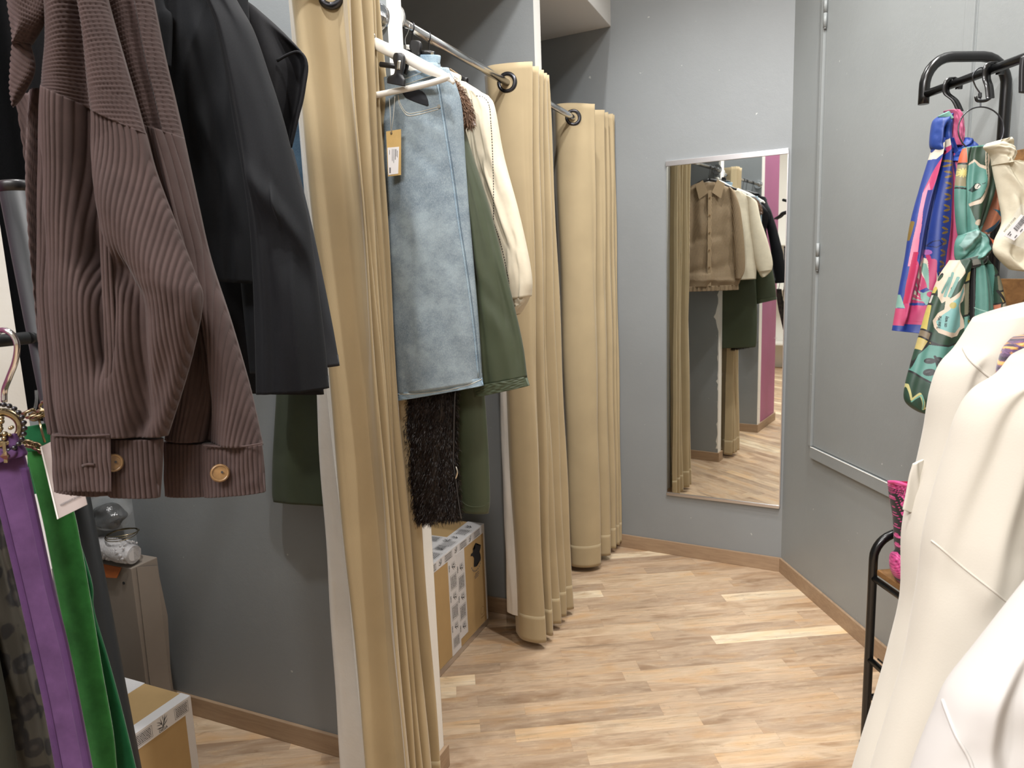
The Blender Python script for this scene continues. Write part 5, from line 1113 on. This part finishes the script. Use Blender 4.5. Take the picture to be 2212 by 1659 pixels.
it_.append(('s', BK, [(2064, 406), (2081, 409)], 1.8)); tp_(TE, (2064, 409), (2081, 411), (2092, 480), (2098, 510), (2068, 510))
it_.append(('e', 'cbb9a0', (2099, 482, 5, 7, 20)))
bot = []
def b_(c, *pts): bot.append(('p', c, list(pts)))
b_(GN, (2046, 560), (2064, 560), (2070, 740), (2010, 740), (2000, 660), (2020, 620))
# stained-glass band on the left edge
b_('dd7a4e', (2035, 545), (2055, 545), (2046, 588), (2022, 588)); it2 = bot; it2.append(('e', '6cc04a', (2040, 552, 3, 6, 20)))
b_(OR, (2022, 588), (2032, 590), (2025, 612), (2013, 610)); b_(YE, (2013, 614), (2024, 616), (2016, 634), (2007, 630)); b_('d8d2cc', (2006, 632), (2015, 636), (2008, 655), (1999, 651)); b_(YE, (1999, 655), (2008, 658), (2000, 690), (1992, 728), (2004, 745), (1984, 735), (1980, 705))
for p in ([(2020, 586), (2034, 592)], [(2012, 610), (2026, 615)], [(2006, 630), (2018, 637)], [(1998, 651), (2008, 657)]): it2.append(('s', BK, p, 2.2))
b_('8a7a62', (1983, 708), (2002, 718), (1998, 736), (1978, 722)); it2.append(('s', BK, [(1983, 706), (2003, 719), (1998, 736), (1978, 721), (1983, 706)], 1.8)); b_('d3be78', (1974, 724), (1995, 738), (1984, 756), (1968, 750))
it2.append(('s', BK, [(1998, 736), (1984, 760), (1966, 790)], 2)); it2.append(('s', BK, [(1998, 736), (2012, 744)], 2))
b_(CRM, (2050, 560), (2062, 556), (2064, 590), (2050, 610), (2040, 622), (2036, 645), (2024, 655), (2018, 640), (2022, 615), (2032, 598)); 
for x0, y0, x1, y1 in ((2030, 640, 2046, 590), (2036, 640, 2052, 600), (2026, 632, 2040, 600)): it2.append(('s', '86b6ac', [(x0, y0), (x1, y1)], 2.2))
b_(CRM, (2064, 610), (2070, 620), (2062, 650), (2054, 655), (2056, 672), (2064, 690), (2066, 706), (2056, 712), (2050, 724), (2036, 728), (2026, 724), (2014, 718), (2008, 706), (2006, 692), (2016, 676), (2026, 668), (2030, 650), (2042, 640), (2054, 628))
b_('8cc8c4', (2062, 618), (2064, 630), (2056, 645), (2050, 660), (2056, 682), (2056, 704), (2044, 718), (2030, 716), (2014, 708), (2012, 694), (2022, 680), (2034, 668), (2040, 650), (2052, 640)); it2.append(('e', 'c9bb6a', (2039, 659, 5, 7, 20)))
it2.append(('s', BK, [(1998, 742), (2030, 746), (2058, 738), (2072, 728)], 1.8))
b_(TE, (1998, 744), (2030, 748), (2060, 740), (2074, 730), (2070, 760), (2060, 800), (2030, 845), (1990, 825), (1964, 800), (1978, 765))
it2.append(('s', BK, [(1963, 801), (1990, 822), (2014, 838), (2040, 842)], 2))
for x, y, rx, ry, a in ((1995, 778, 9, 6, -10), (2010, 776, 8, 7, 20), (1992, 802, 10, 7, -25), (2008, 800, 6, 9, 10)): it2 += [('e', '2b2f31', (x, y, rx, ry, a)), ('e', '4d5355', (x-2, y-1, rx*.4, ry*.2, a))]
it2.append(('s', BK, [(2004, 768), (2006, 795), (2010, 815), (2008, 824)], 2)); it2.append(('s', BK, [(2010, 818), (2020, 826), (2034, 826)], 1))
for cx, cy, s in ((2038, 795, 1), (2054, 752, .9)):
    for a in range(0, 360, 45): it2.append(('e', 'e3d9a2', (cx+8*s*math.cos(math.radians(a)), cy+9*s*math.sin(math.radians(a)), 5.5*s, 2*s, a)))
    it2.append(('e', 'c9b83c', (cx, cy, 3.2*s, 3.4*s, 0)))
it2.append(('s', 'ded893', [(1957, 830), (1962, 862), (1976, 848), (1985, 882), (1998, 866), (2008, 880), (2016, 890)], 1.9)); it2.append(('s', '86c4b0', [(1962, 866), (1978, 851), (1984, 882)], 1.2))
# right half: strips
b_('c7b66b', (2072, 590), (2086, 582), (2085, 604), (2066, 612)); it2.append(('s', BK, [(2064, 612), (2085, 604)], 1.8)); b_('87876f', (2066, 615), (2085, 607), (2084, 676), (2066, 682)); it2.append(('s', BK, [(2064, 682), (2086, 676)], 1.8)); b_('7fb8ac', (2066, 684), (2084, 680), (2083, 710), (2065, 716)); it2.append(('e', 'cfbf55', (2078, 693, 5, 5, 0))); b_('21402f', (2065, 714), (2085, 708), (2084, 770), (2062, 775))
it2.append(('s', BK, [(2087, 580), (2086, 640), (2086, 710), (2084, 760)], 3.2))
b_(TE, (2091, 575), (2130, 570), (2140, 680), (2136, 740), (2086, 760)); it2.append(('s', 'a9d6ca', [(2088, 664), (2112, 674), (2136, 684)], .9))
for k in range(7): x = 2089+k*4; it2.append(('s', '4b3a6a', [(x, 750-k*4), (x+5, 728-k*3), (x+3, 744-k*4)], 1.0))
it2.append(('s', '4b3a6a', [(2088, 748), (2118, 722)], .9)); it2.append(('s', BK, [(2104, 728), (2118, 736), (2130, 736)], .9))
b_('2c4a35', (2126, 570), (2140, 565), (2142, 590), (2134, 596)); b_(TA, (2136, 596), (2160, 600), (2160, 630), (2142, 632)); it2.append(('s', BK, [(2134, 596), (2144, 586)], 2)); it2.append(('s', BK, [(2142, 630), (2162, 624)], 2)); b_('b9a468', (2142, 632), (2166, 626), (2168, 648), (2150, 654)); it2.append(('s', BK, [(2150, 655), (2170, 648)], 1.8)); it2.append(('s', BK, [(2140, 628), (2160, 660), (2172, 690)], 2.2)); b_('c0b8a4', (2150, 656), (2168, 650), (2168, 672), (2148, 678)); it2.append(('s', BK, [(2146, 676), (2166, 670)], 1.8)); b_('e58f6e', (2136, 660), (2147, 656), (2147, 684), (2138, 687)); it2.append(('s', BK, [(2136, 658), (2148, 654)], 1.6)); it2.append(('s', BK, [(2136, 688), (2148, 684)], 1.6))
s2 = thing('scarf', 'teal and green printed scarf knotted round the wire ring hanger', 'scarf', at_d(2050, 895, d3), 'printed scarves on the coat stand')
loft('upper_drape', [(2082, 319, 2146, 312), (2072, 345, 2152, 350), (2064, 400, 2150, 400), (2064, 450, 2136, 450), (2070, 500, 2120, 490), (2078, 520, 2110, 515)], SC, s2, .035, 150, 220, add(ridges([(.2, 0, .3, 1, .05, -.008), (.6, 0, .55, 1, .12, .008), (.85, 0, .8, 1, .07, -.006)]), wrinkle(110, .002)), pw=.5, lip=False, d=d3-.015, paint=painter(TE, top_items))
orr = [('p', 'd98a66', [(2100, 470), (2150, 350), (2180, 420), (2160, 500), (2110, 520)]), ('s', '4c2c6a', [(2146, 372), (2152, 378), (2146, 390), (2156, 396), (2150, 402), (2158, 410)], 1.4), ('s', '4c2c6a', [(2150, 412), (2154, 420), (2160, 426), (2164, 428)], 1.4), ('p', '2f7d96', [(2136, 452), (2160, 460), (2166, 466), (2162, 474), (2154, 470), (2146, 462)]), ('p', '2d5c78', [(2118, 500), (2140, 486), (2152, 474), (2150, 484), (2140, 500), (2124, 504)]), ('e', 'e8c9c0', (2157, 388, 5, 7, 0))]
loft('lower_fold', [(2138, 358, 2156, 360), (2136, 400, 2170, 396), (2128, 440, 2172, 436), (2116, 480, 2164, 470), (2112, 500, 2146, 494), (2114, 508, 2132, 506)], SC, s2, .03, 110, 140, wrinkle(112, .003, 2, 2), pw=.5, lip=False, d=d3+.01, paint=painter('d98a66', orr))
kn = [('p', '8fb5ae', [(2066, 530), (2080, 505), (2100, 500), (2106, 510), (2086, 524), (2072, 545)]), ('s', 'c6e3dc', [(2104, 498), (2112, 512)], 1.5), ('p', BK, [(2121, 508), (2126, 506), (2128, 545), (2120, 548)]), ('p', 'df6d44', [(2126, 512), (2142, 522), (2138, 536), (2124, 548)]), ('s', BK, [(2123, 508), (2125, 530), (2120, 552)], 2.4)]
loft('knot', [(2076, 508, 2106, 494), (2066, 524, 2134, 512), (2064, 545, 2142, 528), (2066, 558, 2136, 545), (2074, 570, 2124, 556)], SC, s2, .055, 150, 110, add(ridges([(.1, .9, .9, .1, .08, -.010), (.1, .5, .5, .1, .08, .008), (.5, .9, .95, .5, .08, .010)]), wrinkle(113, .003)), pw=.7, lip=False, d=d3-.025, paint=painter(TE, kn))
kb = [('p', '8f9088', [(2074, 566), (2098, 560), (2104, 574), (2080, 582)]), ('s', BK, [(2070, 566), (2078, 580), (2104, 574), (2126, 556)], 2.4), ('s', BK, [(2084, 562), (2088, 580)], 1.8)]
loft('knot_band', [(2072, 562, 2124, 546), (2074, 575, 2130, 558), (2082, 584, 2128, 566)], SC, s2, .05, 110, 50, None, pw=.7, lip=False, d=d3-.03, paint=painter('6f8078', kb))
loft('lower_drape', [(2056, 562, 2126, 562), (2030, 600, 2150, 590), (2006, 660, 2168, 650), (1988, 720, 2174, 710), (1970, 780, 2170, 770), (1956, 835, 2150, 830), (1957, 868, 2130, 866), (1985, 890, 2110, 894), (2015, 897, 2080, 900)], SC, s2, .06, 420, 620,
     add(ridges([(.42, .0, .52, .6, .022, -.014), (.25, 0, .2, .8, .08, .010), (.62, 0, .66, .8, .05, .010), (.78, 0, .84, .7, .03, -.010), (.9, 0, .93, .7, .05, .008), (.1, .2, .08, 1, .05, -.004)]), wrinkle(114, .003, 3, 3)), pw=.5, lip=False, d=d3-.02, paint=painter('2b4d3c', bot))
s2t = bvh([o for o in s2.children if o.name.startswith('lower_drape')][0])
for wd, p, u, v, sz in (('Take Me', (2031, 710), (2035, 676), (2018, 706), .011), ('on way', (2045, 706), (2049, 674), (2032, 702), .011)):
    o_ = on_surf(s2t, *p, .0012); a_ = on_surf(s2t, *u, .0012); b_v = on_surf(s2t, *v, .0012)
    text('lettering_print', wd, o_, a_-o_, b_v-o_, sz, MT['ink'], s2, .0001, squeeze=.8)
# ---- cream gauze scarf and its tag
s3 = thing('scarf', 'cream gauze scarf knotted on the coat stand, white barcode label on it', 'scarf', at_d(2200, 585, d2-.05), 'printed scarves on the coat stand')
loft('drape', [(2150, 352, 2190, 348), (2152, 380, 2230, 360), (2160, 430, 2290, 420), (2166, 480, 2300, 480), (2150, 520, 2300, 530), (2148, 545, 2300, 560), (2170, 570, 2280, 580), (2186, 582, 2250, 590)], MT['scarf_cream'], s3, .06, 90, 110, add(ridges([(.3, 0, .2, .8, .05, -.006), (.1, .1, .45, .5, .05, .006), (.5, .3, .35, .9, .06, .008), (.2, .85, .6, .8, .05, -.006)]), wrinkle(120, .005, 4, 4)), d=d2-.05)
loft('knot', [(2140, 308, 2176, 298), (2132, 318, 2180, 305), (2148, 335, 2184, 328), (2152, 356, 2180, 352)], MT['scarf_cream'], s3, .06, 60, 60, add(ridges([(.1, .3, .9, .7, .06, .005), (.1, .6, .9, 1, .06, -.005), (.2, 0, .9, .4, .06, -.004)]), wrinkle(121, .003)), lip=False, d=d2-.055)
lbp = [(2168, 510), (2205, 464), (2230, 478), (2192, 520)]
DL = d2-.098
lb3 = thing('label', 'white barcode sticker label on clear film, on the cream gauze scarf', 'label', at_d(2190, 520, DL))
quad('film_bag', [(2160, 512), (2206, 440), (2240, 462), (2240, 524), (2212, 538), (2184, 526)], lambda a, b: at_d(a, b, DL+.002), .0006, MT['film'], lb3, AF)
quad('sticker', [(2168, 509), (2206, 463), (2232, 478), (2191, 520)], lambda a, b: at_d(a, b, DL), .0005, MT['label'], lb3, AF)
o_ = at_d(2168, 509, DL); ux_ = at_d(2206, 463, DL)-o_; uy_ = o_-at_d(2191, 520, DL); ux_ = ux_/np.linalg.norm(ux_); uy_ = uy_-ux_*(uy_@ux_); uy_ /= np.linalg.norm(uy_)
bm = bmesh.new(); g = np.random.default_rng(8); x = 0
while x < .052:
    w = g.choice([.0008, .0014, .0024]); p0 = at_d(2189, 493, DL-.0008)+ux_*x
    flat(bm, [p0, p0+ux_*w, p0+ux_*w-uy_*.011, p0-uy_*.011]); x += w+g.choice([.0008, .0015])
for (x, y, w) in ((2176, 507, .010), (2180, 509, .006), (2191, 513, .008), (2203, 500, .008)):
    p0 = at_d(x, y, DL-.0008); flat(bm, [p0, p0+ux_*w, p0+ux_*w-uy_*.0022, p0-uy_*.0022])
bm_obj('barcode_print', bm, MT['greyink'], lb3)
text('title_print', 'BARCODE STICKER', at_d(2170, 502, DL-.0008), ux_, uy_, .0058, MT['ink'], lb3, .0001, squeeze=.8)

# ---- raffia bag on the seat
cbp = []
rg = np.random.default_rng(11)
def crochet_paint(px, py):
    c = np.empty(px.shape+(3,)); c[:] = lin('c23f80')
    k = px-1911-.13*np.clip(py-1040, 0, 130); n = np.sin(px*1.1+py*.25)*np.sin(py*.62)
    z = 3*np.sin(py*.30)
    col = ((k > 9+z) & (k < 19+z) & (py > 1064)) | ((k > 27+z) & (py > 1078)) | ((k > 3) & (k < 24) & (py > 1053) & (py < 1064) & (n > -.2))
    c[col & (n < .62)] = lin('221f21'); c[(~col) & (n > .5)] = lin('d868a0'); c[(~col) & (n < -.6)] = lin('8c2458'); return c
bag = thing('bag', 'pink and black crocheted raffia bag standing on the wooden seat', 'bag', at_d(1950, 1258, 1.985))
def knitb(u, v): return .0022*(np.abs(np.sin(u*30))*np.abs(np.sin(v*62+np.sin(u*30)*.6)))
loft('body', [(1922, 1042, 2010, 1050), (1926, 1075, 2010, 1080), (1934, 1120, 2010, 1125), (1937, 1170, 2010, 1175), (1939, 1192, 2010, 1200), (1928, 1202, 2010, 1210), (1927, 1226, 2010, 1230), (1934, 1245, 2010, 1255), (1947, 1264, 2010, 1275)], MT['crochet'], bag, .09, 130, 330, add(knitb, ridges([(0, .68, 1, .72, .03, -.02)])), pw=.5, lip=False, d=1.985, paint=crochet_paint)
tube('rim', [at_d(*p) for p in ((1921, 1041, 1.975), (1938, 1042, 1.945), (1965, 1050, 1.925), (1990, 1056, 1.925))], .0048, mat('pink_raffia', 'd9508f', .6, bump=(300, .5, .002)), bag, smooth_n=40, res=12)
quad('lining', [(1924, 1041), (1960, 1040), (1995, 1046), (1995, 1060), (1955, 1052)], lambda a, b: at_d(a, b, 1.99), .004, mat('crimson_lining', 'b01f4c', .7, bump=(60, .1)), bag, AF)

# ================================================================ WHITE GARMENTS IN THE NEAR RIGHT
WK = MT['white_knit']
w1 = thing('sweatshirt', 'white jersey top farthest of the three white garments, its cuff before the raffia bag', 'top', at_d(1900, 1659, .80), 'white garments at the near right')
loft('body', [(2130, 690, 2300, 640), (2085, 752, 2330, 680), (2045, 792, 2400, 760), (2022, 850, 2440, 850), (2008, 930, 2460, 930), (1990, 1010, 2480, 1010), (1972, 1080, 2480, 1080), (1958, 1160, 2480, 1160), (1955, 1290, 2480, 1290), (1930, 1400, 2480, 1400), (1902, 1500, 2480, 1500), (1852, 1660, 2480, 1660), (1826, 1760, 2480, 1760)], WK, w1, .10, 90, 170,
     add(ridges([(.05, .1, .03, .6, .03, .004), (.10, .15, .06, .6, .03, -.004), (.14, .4, .18, 1.2, .06, .012), (.27, .3, .30, 1.2, .07, -.010)]), wrinkle(130, .006, 3, 2)), pw=.45, lip=False, d=.80)
w1t = bvh([o for o in w1.children][0])
tube('shoulder_seam', surf_path(w1t, [(2081, 752), (2094, 775), (2120, 800), (2160, 830), (2210, 860)], 40, .0004), .0016, WK, w1, res=8)
loft('cuff', [(1972, 1002, 1994, 992), (1964, 1030, 1994, 1022), (1957, 1068, 1992, 1068), (1950, 1101, 1982, 1112)], WK, w1, .005, 30, 40, ridges([(.2, 0, .6, .5, .15, .002)]), pw=.3, lip=False, d=.800)
kn_ = thing('jumper', 'purple and gold melange knit between the white garments at the right edge', 'jumper', at_d(2200, 815, .74), None)
def mel(px, py):
    c = np.empty(px.shape+(3,)); c[:] = lin('4b3252'); n = np.sin(px*.31+py*.13+2*np.sin(py*.21))+np.sin(px*.12-py*.37+1.5*np.sin(px*.19))
    c[n > .7] = lin('a8763f'); c[(n > .1) & (n < .35)] = lin('6b4a6e'); c[n < -.9] = lin('2a1c2e'); c[n > 1.35] = lin('c79a55'); return c
loft('shoulder', [(2196, 735, 2300, 700), (2176, 752, 2330, 740), (2164, 780, 2340, 780), (2158, 806, 2340, 810), (2160, 830, 2340, 850), (2170, 900, 2340, 900)], MT['melange'], kn_, .05, 90, 90, lambda u, v: .0025*np.sin(u*55)*np.sin(v*45+u*20), lip=False, d=.735, paint=mel)
w2 = thing('jacket', 'white soft jacket in the middle of the three white garments, with a cross seam', 'jacket', at_d(1990, 1700, .64), 'white garments at the near right')
loft('body', [(2215, 775, 2420, 700), (2180, 812, 2440, 800), (2120, 848, 2460, 850), (2085, 900, 2460, 900), (2058, 980, 2480, 980), (2030, 1070, 2500, 1070), (2008, 1160, 2500, 1160), (1998, 1240, 2500, 1240), (1982, 1340, 2500, 1340), (1962, 1440, 2500, 1440), (1926, 1560, 2500, 1560), (1888, 1680, 2500, 1680), (1860, 1770, 2500, 1770)], WK, w2, .09, 110, 170,
     add(ridges([(.30, -.1, .13, .50, .05, .009), (.19, -.1, .05, .5, .05, -.006), (.25, .5, .1, 1.2, .08, .010), (.45, .45, .35, 1.2, .08, -.010)]), wrinkle(140, .006, 3, 2)), pw=.45, lip=False, d=.655)
w2t = bvh([o for o in w2.children][0])
tube('seam', surf_path(w2t, [(2012, 1168), (2030, 1182), (2080, 1225), (2140, 1272), (2198, 1318), (2260, 1360)], 40, .0002), .0010, WK, w2, res=8)
w3 = thing('blouse', 'smooth white blouse nearest the camera, filling the lower right corner', 'blouse', at_d(2100, 1700, .52), 'white garments at the near right')
loft('body', [(2260, 1260, 2500, 1200), (2195, 1335, 2500, 1330), (2130, 1410, 2520, 1410), (2062, 1492, 2520, 1490), (2030, 1560, 2520, 1560), (1996, 1640, 2520, 1640), (1968, 1720, 2520, 1720), (1950, 1790, 2520, 1790)], MT['white_satin'], w3, .08, 90, 110, add(ridges([(.02, .35, .24, 1.1, .03, .005), (.08, .30, .32, 1.1, .03, -.004), (.3, .3, .4, 1.2, .12, .006)]), wrinkle(150, .006, 4, 3)), pw=.45, lip=False, d=.54)
w3t = bvh([o for o in w3.children][0])
tube('seam', surf_path(w3t, [(2036, 1512), (2046, 1540), (2066, 1590), (2094, 1640), (2110, 1690)], 40, .0004), .0014, MT['white_satin'], w3, res=10)
rl = thing('clothes_rail', 'black rail holding the three white garments beyond the right picture edge', 'clothes rail', (.62, .75, 0))
P0 = at_d(2660, 520, .56); P1 = at_d(2560, 560, .95)
tube('rod', [(P0[0]-.02, P0[1]-.12, 1.62), (P1[0]+.05, P1[1]+.12, 1.62)], .012, MT['black_metal'], rl, res=16)
for q in ((P0[0]-.02, P0[1]-.12), (P1[0]+.05, P1[1]+.12)): tube('upright', [(*q, .02), (*q, 1.62)], .012, MT['black_metal'], rl, res=16)
box('base', (min(P0[0]-.2, P1[0]-.1), P0[1]-.14, .002), (P1[0]+.25, P0[1]-.10, .03), MT['black_metal'], rl, .004)
box('base', (min(P0[0]-.2, P1[0]-.1), P1[1]+.10, .002), (P1[0]+.25, P1[1]+.14, .03), MT['black_metal'], rl, .004)

# ================================================================ SHOP BEHIND, SEEN IN THE MIRROR
shf = thing('shelf', 'white wall shelving with a slotted upright far behind, seen in the mirror', 'shelf', (-2.2, -3.3, 0))
for x in (-2.9, -2.1, -1.3): box('upright', (x-.02, -3.5, 0), (x+.02, -3.46, 2.4), MT['alu'], shf)
for z in (.35, 1.1, 1.7): box('board', (-3.1, -3.49, z), (-1.1, -3.15, z+.025), MT['shop_white'], shf, .003)
g = np.random.default_rng(14)
boxes = [(-1.72, -1.32, 0, .42), (-1.75, -1.28, .425, .36), (-2.5, -1.5, 0, .36), (-2.2, -1.1, 0, .30)]
labs = ['brown cardboard box at the bottom of the stack reflected in the mirror', 'brown cardboard box on top of the stack reflected in the mirror', 'cardboard box farther back on the shop floor, reflected in the mirror', 'smaller cardboard box beside the stack on the shop floor']
for (x, y, z, h), l_ in zip(boxes, labs):
    t = thing('cardboard_box', l_, 'box', (x, y, z), 'cardboard boxes on the shop floor'); box('carton', (x-.2, y-.16, z+.001), (x+.2, y+.16, z+h), MT['cardboard'], t, .004); box('tape', (x-.03, y-.161, z+h-.001), (x+.03, y+.161, z+h+.001), MT['tape'], t)
tw = thing('tote_bag', 'white bag slumped on the cardboard stack reflected in the mirror', 'bag', (-1.72, -1.28, .787)); crumple('sack', (-1.72, -1.28, .93), .16, .13, .14, MT['white_satin'], tw, 9, .2)
yb = thing('belt', 'yellow strap hanging from the clothes rail, seen in the mirror', 'belt', (-.84, .12, .35)); strap_path('strap', [(-.80, .12, 1.998), (-.815, .12, 1.7), (-.83, .12, .9), (-.84, .12, .35)], .03, .004, mat('yellow_strap', 'c9a93a', .7, bump=(100, .1)), yb, (0, 1, 0))

# ================================================================ LIGHT
def spot(loc, target, w, r=.05, ang=110, col=(1, .985, .965), blend=.6):
    L = bpy.data.lights.new('ceiling_spot', 'SPOT'); L.energy = w; L.shadow_soft_size = r; L.spot_size = math.radians(ang); L.spot_blend = blend; L.color = col
    o = bpy.data.objects.new('ceiling_spot', L); COL.objects.link(o); o.location = loc; o.rotation_euler = (Vector(target)-Vector(loc)).to_track_quat('-Z', 'Y').to_euler()
def area(loc, target, w, sx, sy, col=(1, .99, .98)):  # broad fill added above the shop to soften the spots
    L = bpy.data.lights.new('shop_fill_light', 'AREA'); L.energy = w; L.shape = 'RECTANGLE'; L.size = sx; L.size_y = sy; L.color = col
    o = bpy.data.objects.new('shop_fill_light', L); COL.objects.link(o); o.location = loc; o.rotation_euler = (Vector(target)-Vector(loc)).to_track_quat('-Z', 'Y').to_euler()
spot((-.86, 2.6, 3.55), (-.80, 2.4, 0), 90, .03, 105)
spot((.25, 1.8, 3.55), (-.2, 2.2, .3), 150, .05, 125, blend=.9)
spot((-.3, .8, 3.55), (-.8, 1.6, .8), 125, .06, 130)
spot((.15, 2.35, 3.55), (-.2, 2.5, 0), 95, .04, 115, blend=.9)
spot((-1.25, .95, 3.55), (-1.5, 1.1, 0), 140, .05, 90)
area((-.5, -1.0, 3.5), (-.5, .6, .5), 100, 1.4, .9)
area((-1.5, -1.5, 3.5), (-1.2, -1.2, 0), 100, 1.2, 1.2)
w = bpy.data.worlds.new('world'); S.world = w; w.use_nodes = True
w.node_tree.nodes['Background'].inputs[0].default_value = (1, 1, 1, 1); w.node_tree.nodes['Background'].inputs[1].default_value = .3
